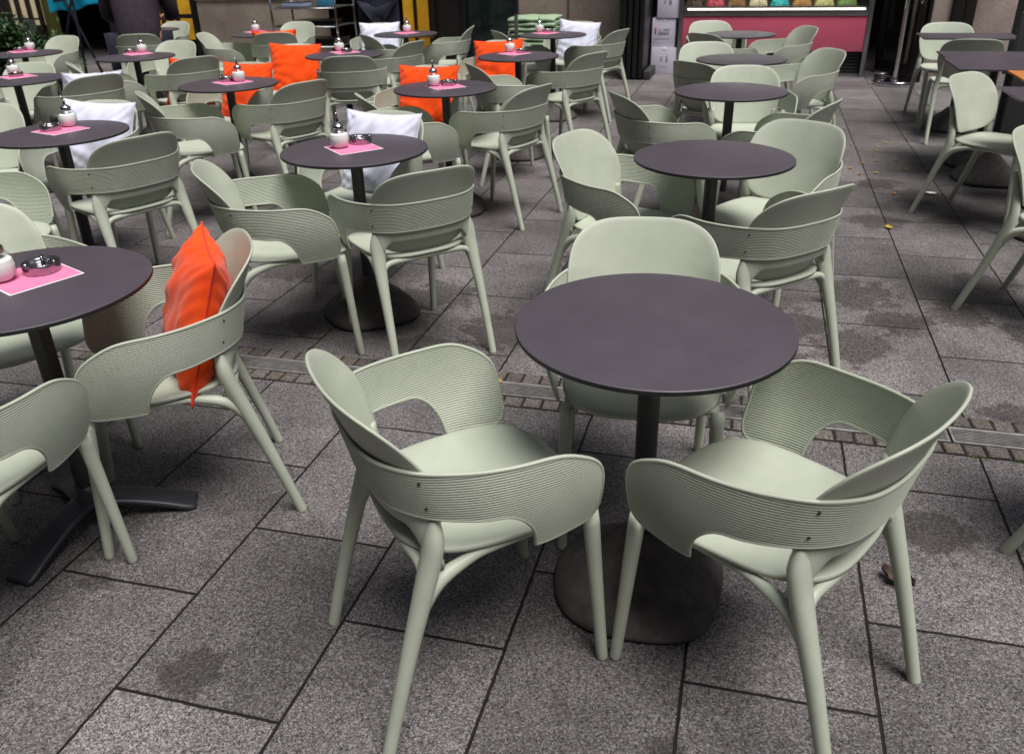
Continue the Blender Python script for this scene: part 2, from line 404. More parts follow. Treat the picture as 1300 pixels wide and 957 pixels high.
MT['creamlit'] = simple('lit_cream_pane', (.7, .6, .4), .7, noise=.15, nscale=8, emit=(1.0, .82, .5), estr=.12)
MT['led'] = simple('led_strip', (.9, .9, .85), .4, emit=(1.0, .93, .78), estr=2.2)
MT['caselight'] = simple('case_lamp', (.9, .9, .85), .4, emit=(1.0, .95, .85), estr=14.0)
MT['box'] = simple('white_cardboard', (.62, .59, .70), .75, noise=.06, nscale=15)
MT['boxprint'] = simple('box_print_grey', (.30, .30, .34), .8)
MT['boxred'] = simple('box_print_red', (.45, .10, .07), .8)
MT['shirt'] = simple('dark_purple_shirt', (.028, .020, .030), .85, noise=.3, nscale=18, bump=.4, bscale=60)
MT['trousers'] = simple('navy_trousers', (.012, .013, .028), .85, noise=.3, nscale=18, bump=.4, bscale=60)
MT['skin'] = simple('skin', (.55, .29, .19), .5, noise=.08, nscale=30)
MT['hair'] = simple('dark_hair', (.03, .02, .015), .6, noise=.3, nscale=60)
MT['shoe'] = simple('black_shoe', (.015, .014, .014), .4)
MT['turq'] = simple('turquoise_cloth', (.0, .30, .48), .6, noise=.15, nscale=8)
MT['blanket'] = fabric_mat('pale_green_fleece', (.34, .46, .30), (.26, .37, .23))
MT['wood'] = simple('orange_wood', (.55, .20, .045), .5, noise=.2, nscale=9)
MT['panelgrey'] = simple('dark_grey_panel', (.035, .037, .036), .6, noise=.15, nscale=6)
MT['leaf'] = simple('shrub_leaf', (.022, .060, .016), .5, noise=.4, nscale=14)
MT['twig'] = simple('twig', (.06, .04, .025), .8)
MT['yleaf'] = simple('fallen_leaf_yellow', (.40, .27, .03), .7, noise=.3, nscale=80)
MT['oleaf'] = simple('fallen_leaf_orange', (.38, .15, .03), .7, noise=.3, nscale=80)
MT['bleaf'] = simple('dry_brown_leaf', (.05, .028, .018), .7, noise=.3, nscale=80)
MT['moss'] = simple('moss', (.10, .17, .02), .9, noise=.4, nscale=120)
MT['cobble'] = None

# ------------------------------------------------------------------ chair
BAND = [((0, -.232), (0, -.178)), ((.075, -.228), (.070, -.174)), ((.145, -.208), (.135, -.156)), ((.205, -.158), (.187, -.110)),
        ((.240, -.085), (.212, -.050)), ((.258, -.005), (.222, .020)), ((.264, .080), (.224, .090)), ((.261, .138), (.216, .145)), ((.250, .193), (.202, .214))]
ZB0, ZT0 = .425, .655

def _band_path(t):
    """t in 0..8, right half; returns top xy, bottom xy"""
    i = min(int(t), 7); u = t - i
    def g(k):
        if k < 0: (a, b), (c, d) = BAND[-k]; return (-a, b, -c, d)
        (a, b), (c, d) = BAND[min(k, 8)]; return (a, b, c, d)
    p0, p1, p2, p3 = g(i - 1), g(i), g(i + 1), g(i + 2)
    return tuple(.5 * ((2 * b) + (-a + c) * u + (2 * a - 5 * b + 4 * c - d) * u * u + (-a + 3 * b - 3 * c + d) * u ** 3) for a, b, c, d in zip(p0, p1, p2, p3))

def band_point(t, z, inset=0.0):
    s = -1 if t < 0 else 1; t = abs(t)
    xt, yt, xb, yb = _band_path(t)
    f = (z - ZB0) / (ZT0 - ZB0)
    x = xb + (xt - xb) * f; y = yb + (yt - yb) * f
    e = .02; a = _band_path(max(t - e, 0)); b = _band_path(min(t + e, 8))
    tx, ty = b[0] - a[0], b[1] - a[1]; l = math.hypot(tx, ty) or 1
    nx, ny = ty / l, -tx / l
    bul = .012 * math.sin(math.pi * max(0, min(1, f))) * smooth01(2.0, 5.0, t) - inset
    return Vector((s * (x + nx * bul), y + ny * bul, z))

def band_zt(t):
    t = abs(t)
    z = .655 - .010 * smooth01(2.5, 5.5, t)
    if t > 5.7: z = .535 + .110 * math.sqrt(max(0, 1 - ((t - 5.7) / 2.32) ** 2))
    return z

def band_zb(t):
    t = abs(t)
    z = .547 - .010 * smooth01(3, 4.8, t)
    u = max(0.0, min(1.0, (t - 4.70) / .92))
    z -= .109 * (1 - math.sqrt(max(0.0, 1 - u ** 2.2))) ** .92
    if t > 7.4: z += .05 * ((t - 7.4) / .6) ** 2.5 * .8
    return z

def make_band():
    mb = MB(); nt_ = 78; ts = sorted({round(s_ * x, 5) for s_ in (-1, 1) for x in [8 * i / nt_ for i in range(nt_ + 1)] + [5.62 - .22 * (k / 12) ** 2 for k in range(13)] + [5.64]})
    pitch = .0057; nr = 6 * 42; rows = [ZB0 + pitch * k / 6 for k in range(nr)]; rows = [z for z in rows if z < ZT0 + .004]
    th = .0065
    zs = []; ni, nj = len(rows), len(ts)
    for sgn in (1, -1):
        base = len(mb.v)
        for z0 in rows:
            for t in ts:
                z = max(band_zb(t), min(band_zt(t), z0))
                p = band_point(t, z)
                a = band_point(max(t - .05, -8), z); b = band_point(min(t + .05, 8), z); c = band_point(t, z + .004); d_ = band_point(t, z - .004)
                n = (b - a).cross(c - d_).normalized()
                ph = (z0 - ZB0) / pitch
                w = .5 + .5 * math.cos(2 * math.pi * ph)
                edge = min(z - band_zb(t), band_zt(t) - z)
                g = .0024 * w ** 2.4 * smooth01(.001, .006, edge)
                mb.v.append(tuple(p + n * sgn * (th / 2 - g)))
        for i in range(ni - 1):
            for j in range(nj - 1):
                a = base + i * nj + j
                if rows[i + 1] <= max(band_zb(ts[j]), 0) and rows[i + 1] <= band_zb(ts[j + 1]): continue
                if rows[i] >= band_zt(ts[j]) and rows[i] >= band_zt(ts[j + 1]): continue
                f = (a, a + 1, a + nj + 1, a + nj)
                mb.f.append(f if sgn > 0 else f[::-1])
    bot = [band_point(t, band_zb(t)) for t in ts]
    top = [band_point(t, band_zt(t)) for t in ts]
    zfb, zft = band_zb(8), band_zt(8)
    fr = [band_point(8, zfb + (zft - zfb) * k / 10) for k in range(1, 10)]
    fl = [band_point(-8, zft + (zfb - zft) * k / 10) for k in range(1, 10)]
    loop = bot + fr + top[::-1] + fl
    mb.tube(loop + loop[:2], .0041, 8)
    return mb

def se_map(a, b, n):
    """square [-1,1]^2 to unit superellipse disc"""
    m = max(abs(a), abs(b))
    if m < 1e-9: return 0.0, 0.0
    q = (abs(a) ** n + abs(b) ** n) ** (1 / n)
    return a * m / q, b * m / q

def back_surface(x, z, flat=1.0):
    y = -.150 - (z - .455) * .37 - .10 * max(0, z - .70) ** 2 * 10 * .5
    k = (1.0 * x * x + 18 * x ** 4) * (1 - .3 * max(0, (z - .655)) / .12) * flat
    return Vector((x, y + k, z))

def make_back(flat=1.0, wid=.207, z0=.448, z1=.772, taper=.026):
    mb = MB(); n = 30
    P = []
    zc = (z0 + z1) / 2; h = (z1 - z0) / 2
    for i in range(n + 1):
        row = []
        for j in range(n + 1):
            a, b = se_map(-1 + 2 * j / n, -1 + 2 * i / n, 3.9)
            z = zc + b * h
            w = wid - taper * max(0, -b) - .003 * max(0, b) ** 2
            row.append(back_surface(a * w, z, flat))
        P.append(row)
    sheet(mb, P, .0065)
    return mb

def make_seat():
    mb = MB(); n = 28; P = []
    for i in range(n + 1):
        row = []
        for j in range(n + 1):
            a, b = se_map(-1 + 2 * j / n, -1 + 2 * i / n, 3.2)
            y = .037 + b * .212
            w = .197 + .010 * b
            x = a * w
            r2 = min(1, a * a + b * b)
            z = .440 - .012 * (1 - r2) - .016 * max(0, b - .45) ** 2 / .3 + .006 * max(0, -b - .5)
            row.append(Vector((x, y, z)))
        P.append(row)
    sheet(mb, P, .013)
    return mb

def make_frame(side=False):
    mb = MB()
    if not side:
        P = []
        for i in range(15):
            row = []
            for j in range(57):
                t = -2.98 + 5.96 * j / 56; q = abs(t)
                zl = .510 - .085 * smooth01(1.9, 3.0, q) ** 1.6
                z = zl + (.585 - zl) * i / 14
                out = .021 * smooth01(2.0, 2.9, q) * smooth01(.558, .455, z) if z < .558 else 0.0
                row.append(band_point(t, z, .008 - out))
            P.append(row)
        sheet(mb, P, .010)
    arc = spline([(-.1985, -.190, .290), (-.1965, -.172, .345), (-.187, -.158, .390), (-.158, -.152, .418), (-.09, -.160, .427), (0, -.164, .429), (.09, -.160, .427), (.158, -.152, .418), (.187, -.158, .390), (.1965, -.172, .345), (.1985, -.190, .290)], 6)
    q_ = (len(arc) - 1) / 2; rr = [.0115 + .0065 * smooth01(.45, .80, abs(i - q_) / q_) - .0065 * smooth01(.84, 1.0, abs(i - q_) / q_) for i in range(len(arc))]
    mb.tube(arc, rr, 10)
    for s in (-1, 1):
        sp = spline([(s * .1985, -.190, .290), (s * .1955, -.165, .350), (s * .193, -.128, .393), (s * .190, -.06, .418), (s * .188, 0, .424), (s * .186, .09, .426), (s * .186, .2, .424)], 6)
        r2 = [.0115 + .0065 * smooth01(0, .2, i / len(sp)) - .009 * smooth01(.25, .6, i / len(sp)) for i in range(len(sp))]
        mb.tube(sp, r2, 10)
    mb.tube(spline([(-.186, .2, .423), (0, .222, .420), (.186, .2, .423)], 8), .009, 10)
    return mb

def leg_front(s):
    mb = MB()
    pts = [(s * (.194 - .007 * q), .249 - .037 * q, .427 * q) for q in [0, .01, .03, .15, .3, .45, .6, .75, .85, .93, 1.0]]
    mb.tube(pts, [.010, .0122, .0133, .0137, .0142, .0150, .0158, .0168, .0175, .0180, .0165], 14)
    return mb

def leg_rear(s, side=False):
    mb = MB()
    if not side:
        pts = spline([(s * .206, -.270, 0), (s * .2055, -.2685, .005), (s * .203, -.235, .13), (s * .199, -.195, .27), (s * .195, -.161, .38), (s * .190, -.135, .47), (s * .187, -.128, .541)], 4)
        n = len(pts); rad = [.011, .0125, .0137, .014, .0142] + [.0145 + .0065 * smooth01(0, .75, i / (n - 6)) - .0105 * smooth01(.82, 1, i / (n - 6)) for i in range(n - 5)]; sqq = [1 + .38 * smooth01(.45, .95, i / (n - 1)) for i in range(n)]
    else:
        pts = spline([(s * .206, -.290, 0), (s * .2055, -.288, .005), (s * .203, -.245, .13), (s * .199, -.200, .27), (s * .195, -.165, .38), (s * .188, -.152, .46), (s * .180, -.172, .56), (s * .17, -.195, .62)], 4)
        n = len(pts); rad = [.011, .0125, .0137, .014, .0142] + [.0145 + .0055 * smooth01(0, .6, i / (n - 6)) - .011 * smooth01(.6, 1, i / (n - 6)) for i in range(n - 5)]; sqq = [1.0] * n
    mb.tube(pts, rad, 16, sqq)
    return mb

def make_chair(label, side=False):
    t = empty('side_chair' if side else 'armchair', label=label, cat='chair')
    S = MT['sage']
    make_seat().build('seat', S, t)
    make_back(.75 if side else 1.0, .215 if side else .207, .475 if side else .448).build('backrest', S, t)
    if not side: make_band().build('armrest_band', S, t, dbl=True)
    make_frame(side).build('seat_frame', S, t)
    for s in (-1, 1):
        leg_front(s).build('leg', S, t)
        leg_rear(s, side).build('leg', S, t)
    if not side:
        for s in (-1, 1):
            for z in (.574, .633):
                p = band_point(s * 3.0, z, -.0015); q = band_point(s * 3.0, z, -.0046)
                mb = MB(); mb.tube([p, q], .0030, 10); mb.build('screw', MT['screw'], t)
    return t

# ------------------------------------------------------------------ tables
def lumpy_weight(seed=1):
    rnd = random.Random(seed)
    prof = [(0, .186), (.028, .184), (.046, .172), (.070, .148), (.098, .122), (.128, .098), (.158, .074), (.184, .050), (.200, .030), (.205, .015), (.199, .004), (.188, 0.0)]
    pr = spline(prof, 3)
    mb = MB(); n = 56; ph = [rnd.uniform(0, 6.28) for _ in range(6)]
    vs = []; fs = []; m = len(pr)
    for i in range(n):
        a = 2 * math.pi * i / n
        sq = (abs(math.cos(a)) ** 3.0 + abs(math.sin(a)) ** 3.0) ** (-1 / 3.0)
        for r, z in pr:
            w = r / .21
            k = 1 + (sq - 1) * w * .8 + .025 * w * math.sin(2 * a + ph[0]) + .018 * w * math.sin(3 * a + ph[1] + z * 14) + .012 * math.sin(5 * a + ph[2] + 20 * z) * w
            vs.append((r * k * math.cos(a), r * k * math.sin(a), z * (1 + .05 * math.sin(a + ph[3]) * w)))
    for i in range(n):
        j = (i + 1) % n
        for k in range(m - 1): fs.append((i * m + k, i * m + k + 1, j * m + k + 1, j * m + k))
    mb.add(vs, fs)
    return mb

def make_round_table(label, star=False):
    t = empty('round_table', label=label, cat='table')
    mb = MB(); mb.lathe([(0, .7352), (.2955, .7352), (.2985, .7345), (.2995, .7335)], 128)
    # top skin
    mb.v = mb.v; mb.build('tabletop', MT['top'], t, auto=50)
    mb = MB(); mb.lathe([(.2995, .7334), (.3000, .7325), (.3000, .7245), (.2985, .7235), (0, .7235)], 128); mb.build('table_edge', MT['topedge'], t, auto=40)
    mb = MB(); mb.lathe([(.0, .7230), (.13, .7230), (.13, .719), (.12, .717), (.03, .712), (.0255, .70), (.0255, .10 if not star else .05)], 40); mb.build('pole', MT['pole'], t, auto=40)
    if not star:
        lumpy_weight().build('base_weight', MT['weight'], t)
    else:
        for k, a in enumerate((32, 150, 268)):
            mb = MB(); c, s_ = math.cos(R(a)), math.sin(R(a))
            P = []
            path = [(.0, .080, .034), (.04, .080, .034), (.09, .072, .033), (.15, .055, .033), (.21, .034, .034), (.25, .018, .036), (.272, .010, .034)]
            for (d, z, w) in spline(path, 4):
                P.append([Vector((c * d - s_ * x * w * (1 if d > .02 else .9), s_ * d + c * x * w, z - .004 * abs(x) ** 3)) for x in [-1 + 2 * q / 8 for q in range(9)]])
            sheet(mb, P, .018); mb.build('foot', MT['anthracite'], t)
        mb = MB(); mb.lathe([(0, .13), (.030, .13), (.034, .10), (.042, .075), (.045, .05), (0, .045)], 32); mb.build('base_hub', MT['anthracite'], t)
    return t

def make_square_table(label, w=.70, d=.70, name='square_table'):
    t = empty(name, label=label, cat='table')
    mb = MB(); mb.box(-w / 2, w / 2, -d / 2, d / 2, .7235, .7352); mb.build('tabletop', MT['top'], t, bevel=.0015, auto=40)
    mb = MB(); mb.lathe([(.0, .7230), (.13, .7230), (.13, .719), (.12, .717), (.03, .712), (.0255, .70), (.0255, .10)], 32); mb.build('pole', MT['pole'], t, auto=40)
    lumpy_weight(5).build('base_weight', MT['weight'], t)
    return t

# ------------------------------------------------------------------ small tableware
def make_dispenser():
    t = empty('sugar_dispenser')
    mb = MB(); mb.lathe(spline([(0, .0), (.022, .0), (.029, .004), (.038, .018), (.0415, .036), (.039, .056), (.030, .071), (.022, .078)], 4), 36); mb.build('glass_jar', MT['glass'], t)
    mb = MB(); mb.lathe(spline([(0, .003), (.020, .003), (.027, .007), (.0355, .019), (.0388, .036), (.0372, .050), (.034, .058), (.02, .060), (0, .061)], 4), 36); mb.build('sugar', MT['sugar'], t)
    mb = MB(); mb.lathe([(.0235, .074), (.0245, .078), (.0245, .088), (.022, .092), (.012, .100), (.0065, .104), (.0055, .118), (.0045, .120), (.0, .120)], 28); lid = mb.build('lid', MT['chrome'], t, auto=40)
    mb = MB(); mb.tube([(0, 0, .116), (.001, 0, .126), (.004, 0, .137), (.008, 0, .142)], [.0036, .0034, .0032, .0030], 10); mb.build('spout', MT['chrome'], t)
    return t

def make_ashtray():
    t = empty('ashtray')
    mb = MB(); mb.lathe(spline([(0, .0), (.040, .0), (.044, .004), (.046, .014), (.0465, .024), (.0455, .027), (.042, .0265), (.036, .022), (.032, .014), (.0, .012)], 3), 40)
    b = mb.build('bowl', MT['darkchrome'], t)
    for k in range(3):
        a = 2.1 * k + .5; mb = MB()
        mb.tube([(.030 * math.cos(a), .030 * math.sin(a), .0235), (.043 * math.cos(a), .043 * math.sin(a), .0275)], .005, 8); mb.build('cigarette_rest', MT['darkchrome'], b)
    return t

def make_napkin():
    t = empty('napkin')
    n = 10; s = .088
    mb = MB(); P = [[Vector((-s + 2 * s * j / n, -s + 2 * s * i / n, .0022 + .0006 * math.sin(i * 1.3 + j))) for j in range(n + 1)] for i in range(n + 1)]
    sheet(mb, P, .0012); mb.build('printed_sheet', MT['pink'], t)
    s2 = .0925
    mb = MB(); P = [[Vector((-s2 + 2 * s2 * j / n, -s2 + 2 * s2 * i / n, .0008)) for j in range(n + 1)] for i in range(n + 1)]
    sheet(mb, P, .0008); mb.build('white_border', MT['paper'], t)
    return t

# ------------------------------------------------------------------ pillow
def pillow_meshes(seed, w=.40, h=.40, th=.15):
    rnd = random.Random(seed); n = 44
    ph = [rnd.uniform(0, 6.3) for _ in range(12)]
    def pt(u, v, s):
        # pinched outline
        cx = 1 - .085 * (1 - v * v) ** 1.0 * abs(u) ** 3
        cz = 1 - .085 * (1 - u * u) ** 1.0 * abs(v) ** 3
        x = u * w / 2 * cx; z = v * h / 2 * cz
        prof = max(0, (1 - abs(u) ** 2.6)) ** .55 * max(0, (1 - abs(v) ** 2.6)) ** .55
        wr = (.004 * math.sin(9 * u + 4 * v + ph[0]) * math.sin(6 * v - 3 * u + ph[1]) + .0035 * math.sin(17 * u * v + 9 * v + ph[2]) + .002 * math.sin(19 * u + ph[3] + 5 * v)) * prof ** .5
        edge = .0025 * math.sin(24 * (u + v) + ph[4]) * (1 - prof) * prof * 4
        # creases running in from the corners
        cr = 0
        for a, (cu, cv) in enumerate(((1, 1), (-1, 1), (1, -1), (-1, -1))):
            d = math.hypot(u - cu, v - cv); an = math.atan2(v - cv, u - cu)
            cr += .006 * math.exp(-(d / .45) ** 2) * math.sin(an * 9 + ph[5 + a])
        y = s * (th / 2 * prof * (1 + .06 * math.sin(3 * u + ph[9]))) + (wr + edge + cr * prof ** .6) * s
        return Vector((x, y, z))
    mb = MB(); vs = []; fs = []
    idx = {}
    for s in (1, -1):
        for i in range(n + 1):
            for j in range(n + 1):
                u = math.sin(math.pi / 2 * (-1 + 2 * j / n)) * .35 + (-1 + 2 * j / n) * .65
                v = math.sin(math.pi / 2 * (-1 + 2 * i / n)) * .35 + (-1 + 2 * i / n) * .65
                if (i in (0, n) or j in (0, n)) and s == -1: idx[(s, i, j)] = idx[(1, i, j)]; continue
                idx[(s, i, j)] = len(vs); vs.append(pt(u, v, s))
        for i in range(n):
            for j in range(n):
                f = (idx[(s, i, j)], idx[(s, i, j + 1)], idx[(s, i + 1, j + 1)], idx[(s, i + 1, j)])
                fs.append(f if s > 0 else f[::-1])
    mb.add(vs, fs)
    mp = MB(); loop = []
    for j in range(n): loop.append(pt(-1 + 2 * j / n, -1, 0))
    for j in range(n): loop.append(pt(1, -1 + 2 * j / n, 0))
    for j in range(n): loop.append(pt(1 - 2 * j / n, 1, 0))
    for j in range(n): loop.append(pt(-1, 1 - 2 * j / n, 0))
    mp.tube(loop + loop[:2], .0028, 6)
    return mb, mp

def place_pillow(chair_xy, ang, mats, label, seed, group, dx=0.0, dy=0.0, dz=0.0, roll=0.0, w=.41, h=.40, lean=20, th=.15, name='pillow'):
    a = ang; rz = a - math.pi / 2
    t = empty(name, label=label, cat='pillow', group=group)
    mb, mp = pillow_meshes(seed, w, h, th)
    mb.build('cover', MT[mats[0]], t); mp.build('piping', MT[mats[1]], t)
    fx, fy = math.cos(a), math.sin(a); rx, ry = math.sin(a), -math.cos(a)
    lx, ly, lz = dx, -.105 + dy, .405 + h / 2 * .97 + dz
    M = Matrix.Translation((chair_xy[0] + rx * lx + fx * ly, chair_xy[1] + ry * lx + fy * ly, lz)) @ Matrix.Rotation(rz, 4, 'Z') @ Matrix.Rotation(R(lean), 4, 'X') @ Matrix.Rotation(roll, 4, 'Y')
    t.matrix_world = M
    return t

# ------------------------------------------------------------------ ground, drain, cobbles
mb = MB(); G = 60
xs = [-60, -20, -12, -8, -4, 0, 4, 8, 12, 20, 60]; ys = [-40, -12, -6, -2, 2, 6, 10, 14, 30, 60]
vs = [(x, y, 0) for y in ys for x in xs]; fs = []
for i in range(len(ys) - 1):
    for j in range(len(xs) - 1):
        a = i * len(xs) + j; fs.append((a, a + 1, a + 1 + len(xs), a + len(xs)))
mb.add(vs, fs)
tag(mb.build('ground', MT['ground'], smooth=False), kind='structure')

def cobble_mat():
    m, nt, b = mat('granite_cobbles'); L = nt.links.new
    tc = N_(nt, 'ShaderNodeTexCoord')
    col, h = granite_nodes(nt, tc.outputs['Object'], (.045, .039, .034), (.22, .19, .17))
    at = N_(nt, 'ShaderNodeNewGeometry')
    mr = N_(nt, 'ShaderNodeMapRange'); L(at.outputs['Random Per Island'], mr.inputs['Value']); mr.inputs['To Min'].default_value = .6; mr.inputs['To Max'].default_value = 1.15
    s = N_(nt, 'ShaderNodeVectorMath', operation='SCALE'); L(col, s.inputs[0]); L(mr.outputs['Result'], s.inputs['Scale']); L(s.outputs['Vector'], b.inputs['Base Color'])
    b.inputs['Roughness'].default_value = .75
    bp = N_(nt, 'ShaderNodeBump'); bp.inputs['Strength'].default_value = .5; bp.inputs['Distance'].default_value = .003; L(h, bp.inputs['Height']); L(bp.outputs['Normal'], b.inputs['Normal'])
    return m
MT['cobble'] = cobble_mat()
MT['jointdirt'] = simple('joint_dirt', (.016, .012, .010), .9, noise=.3, nscale=60)
SL = math.atan(.03)
def strip(name, y0, y1, z0, z1, m):
    mb = MB(); mb.box(-9, 7, y0, y1, z0, z1); o = mb.build(name, m, smooth=False); o.rotation_euler = (0, 0, SL); return tag(o, kind='structure')
strip('drain_bed', 2.424, 2.493, -.02, .0030, MT['jointdirt'])
strip('drain_bed', 2.594, 2.667, -.02, .0030, MT['jointdirt'])
strip('drain_slot_shade', 2.4935, 2.5935, -.02, .0008, MT['black'])  # flat black strip painted in for the shade down between the grating bars
rnd = random.Random(3)
mb = MB()
for row, (y0, y1) in enumerate(((2.428, 2.487), (2.599, 2.663))):
    x = -8.9 + .03 * row
    while x < 6.9:
        w = rnd.uniform(.060, .074)
        a = rnd.uniform(-.05, .05); M = Matrix.Translation((x + w / 2, (y0 + y1) / 2 + rnd.uniform(-.002, .002), 0)) @ Matrix.Rotation(a, 4, 'Z') @ Matrix.Rotation(rnd.uniform(-.02, .02), 4, 'X')
        z = rnd.uniform(.0060, .0095); hw = w / 2 - .0045; hd = (y1 - y0) / 2 - .001; ch = .0035
        p = [Vector(q) for q in ((-hw, -hd, -.01), (hw, -hd, -.01), (hw, hd, -.01), (-hw, hd, -.01), (-hw, -hd, z - ch), (hw, -hd, z - ch), (hw, hd, z - ch), (-hw, hd, z - ch),
                                 (-hw + ch, -hd + ch, z), (hw - ch, -hd + ch, z), (hw - ch, hd - ch, z), (-hw + ch, hd - ch, z))]
        mb.add([M @ q for q in p], [(0, 1, 5, 4), (1, 2, 6, 5), (2, 3, 7, 6), (3, 0, 4, 7), (4, 5, 9, 8), (5, 6, 10, 9), (6, 7, 11, 10), (7, 4, 8, 11), (8, 9, 10, 11)])
        x += w
o = mb.build('cobble_strip', MT['cobble'], smooth=False); o.rotation_euler = (0, 0, SL); tag(o, kind='structure')
# slotted drain gratings laid end to end
MT['grate'] = simple('galvanised_grate', (.36, .35, .34), .42, metal=.6, noise=.35, nscale=25)
gx = .80 - 1.0 * 9
gr0 = None; k = 0
while gx < 6.2:
    if gr0 is None:
        g = empty('drain_grating', (0, 0, 0), SL); gr0 = g
        mb = MB()
        for y0, y1 in ((2.495, 2.504), (2.582, 2.591)): mb.box(.004, .996, y0 - 2.543, y1 - 2.543, -.005, .0075)
        for x in (.004, .988): mb.box(x, x + .008, -.0385, .0385, -.005, .0065)
        mb.build('frame', MT['grate'], g, bevel=.0008)
        mb = MB()
        for i in range(8):
            y = -.0330 + .00945 * i; mb.box(.0125, .9875, y - .0021, y + .0021, .0012, .0085)
        mb.build('slot_bars', MT['grate'], g, smooth=False)
        g['category'] = 'drain grating'; g['group'] = 'slotted drain gratings laid end to end'
        g['label'] = 'narrow slotted metal drain grating in the row laid between two lines of cobbles'
    else:
        g = copy_thing(gr0, (0, 0, 0), SL, gr0['label'])
    g.location = (gx * math.cos(SL) - 2.543 * math.sin(SL), gx * math.sin(SL) + 2.543 * math.cos(SL), 0)
    gx += 1.0; k += 1

# fallen leaves and litter
def leaf_thing(x, y, m, label, cat, name='fallen_leaf', s=.03, rz=0.0, curl=.25):
    n = 8; P = []
    for i in range(n + 1):
        v = -1 + 2 * i / n; w = .55 * (1 - abs(v) ** 1.8) ** .8 * (1 + .25 * math.sin(v * 9)) + .02
        P.append([Vector((s * w * u, s * v, .006 + s * curl * (u * u * .5 + .35 * v * v))) for u in (-1, -.5, 0, .5, 1)])
    mb = MB(); sheet(mb, P, .0008)
    o = mb.build(name, m); o.location = (x, y, 0); o.rotation_euler = (0, 0, rz)
    return tag(o, label, cat, 'fallen leaves on the paving')
leaf_thing(.47, 1.79, MT['bleaf'], 'curled dark brown dry leaf beside the cast base of the nearest table', 'leaf', s=.042, rz=1.0, curl=.9)
leaf_thing(-.826, 2.566, MT['yleaf'], 'yellow leaf lying on the drain grating left of the nearest table', 'leaf', s=.030, rz=.9)
leaf_thing(.796, 4.784, MT['yleaf'], 'yellow leaf nearest the camera in the right aisle', 'leaf', s=.032, rz=.2)
for i, (x, y, c) in enumerate([(.763, 6.879, 'o'), (1.029, 7.01, 'y'), (1.035, 6.41, 'o'), (.796, 6.294, 'y'), (.895, 6.384, 'o'), (.752, 5.97, 'o'), (1.066, 6.16, 'y'), (.911, 5.504, 'o'), (.86, 6.02, 'y'), (.70, 6.12, 'o'), (.93, 6.72, 'y')]):
    leaf_thing(x, y, MT['yleaf' if c == 'y' else 'oleaf'], 'small %s leaf scattered on the far right aisle paving' % ('yellow' if c == 'y' else 'orange brown'), 'leaf', s=.019, rz=i * 1.7)
o = leaf_thing(1.13, 5.55, MT['paper'], 'scrap of white paper on the paving by the leg of the side chair', 'litter', name='paper_scrap', s=.035, rz=1.4, curl=.3)
if 'group' in o: del o['group']
mb = MB(); rnd = random.Random(9)
for i in range(150):
    x = .76 + .26 * rnd.random(); y = 2.424 + .03 * x + .001 + rnd.gauss(0, .004)
    if abs(x - .80) > .04 and abs(x - .94) > .05: continue
    s = rnd.uniform(.002, .005)
    for q in range(3):
        a = rnd.uniform(0, 6.3); mb.add([(x, y, 0), (x + s * math.cos(a), y + s * math.sin(a), s * .8), (x + s * math.cos(a + 1.2), y + s * math.sin(a + 1.2), s * .5)], [(0, 1, 2)])
tag(mb.build('moss', MT['moss'], smooth=False), kind='stuff')

# ------------------------------------------------------------------ tables
TABLES = [
 ('T1', -.161, 1.624, 'largest, nearest bare round table with dark purple-grey top on a cast stone base'),
 ('T2', -.126, 3.179, 'second bare round table from the front, behind the large nearest one'),
 ('T3', -.127, 4.722, 'third bare round table from the front, in the middle of the right-hand row'),
 ('T4', -.113, 6.054, 'fourth bare round table from the front in the row leading to the pink counter'),
 ('T5', -.175, 7.713, 'smallest, farthest bare round table just before the pink counter'),
 ('T7', -1.561, 3.060, 'round dark table with napkin set, before the large white pillow at centre left'),
 ('T10', -1.734, 4.620, 'round dark table with napkin set, before the orange pillow in mid picture'),
 ('T11', -1.703, 6.096, 'round dark table with napkin set, before the orange pillow near the green blanket stack'),
 ('T12', -1.799, 7.616, 'round dark table beside the stack of green blankets and a white pillow'),
 ('T6', -3.101, 3.126, 'round dark table with napkin set before the white pillow at the left edge'),
 ('T9', -3.155, 4.587, 'round dark table with napkin set, before the large orange pillow on the left side'),
 ('T14', -3.091, 6.054, 'round dark table behind the chair facing straight away, between orange and white pillows'),
 ('T15', -3.233, 7.632, 'small far round table in front of the standing person in navy'),
 ('TL1', -4.784, 4.572, 'upper left round table cut by the picture edge, nearer one with a napkin set'),
 ('TL3', -4.796, 5.786, 'round dark table with napkin set right in front of the seated person'),
 ('TL2', -6.006, 5.893, 'far round table at the left edge in front of the green shrub'),
 ('TL4', -6.320, 7.931, 'small far round table at which the seated person sits'),
 ('T13', -4.735, 7.576, 'far round table before the stone pillar, with an orange pillow edge in front'),
]
GT = 'round bistro tables'
proto_t = None; TT = {}
for key, x, y, lab in TABLES:
    if proto_t is None:
        proto_t = make_round_table(lab); proto_t.location = (x, y, 0); proto_t['group'] = GT; o = proto_t
    else: o = copy_thing(proto_t, (x, y, 0), (hash(key) * 0 + len(TT) * 1.1), lab, GT)
    TT[key] = o
t8 = make_round_table('near round table at the left edge standing on a flat star foot', star=True); t8.location = (-1.719, 1.498, 0); t8['group'] = GT

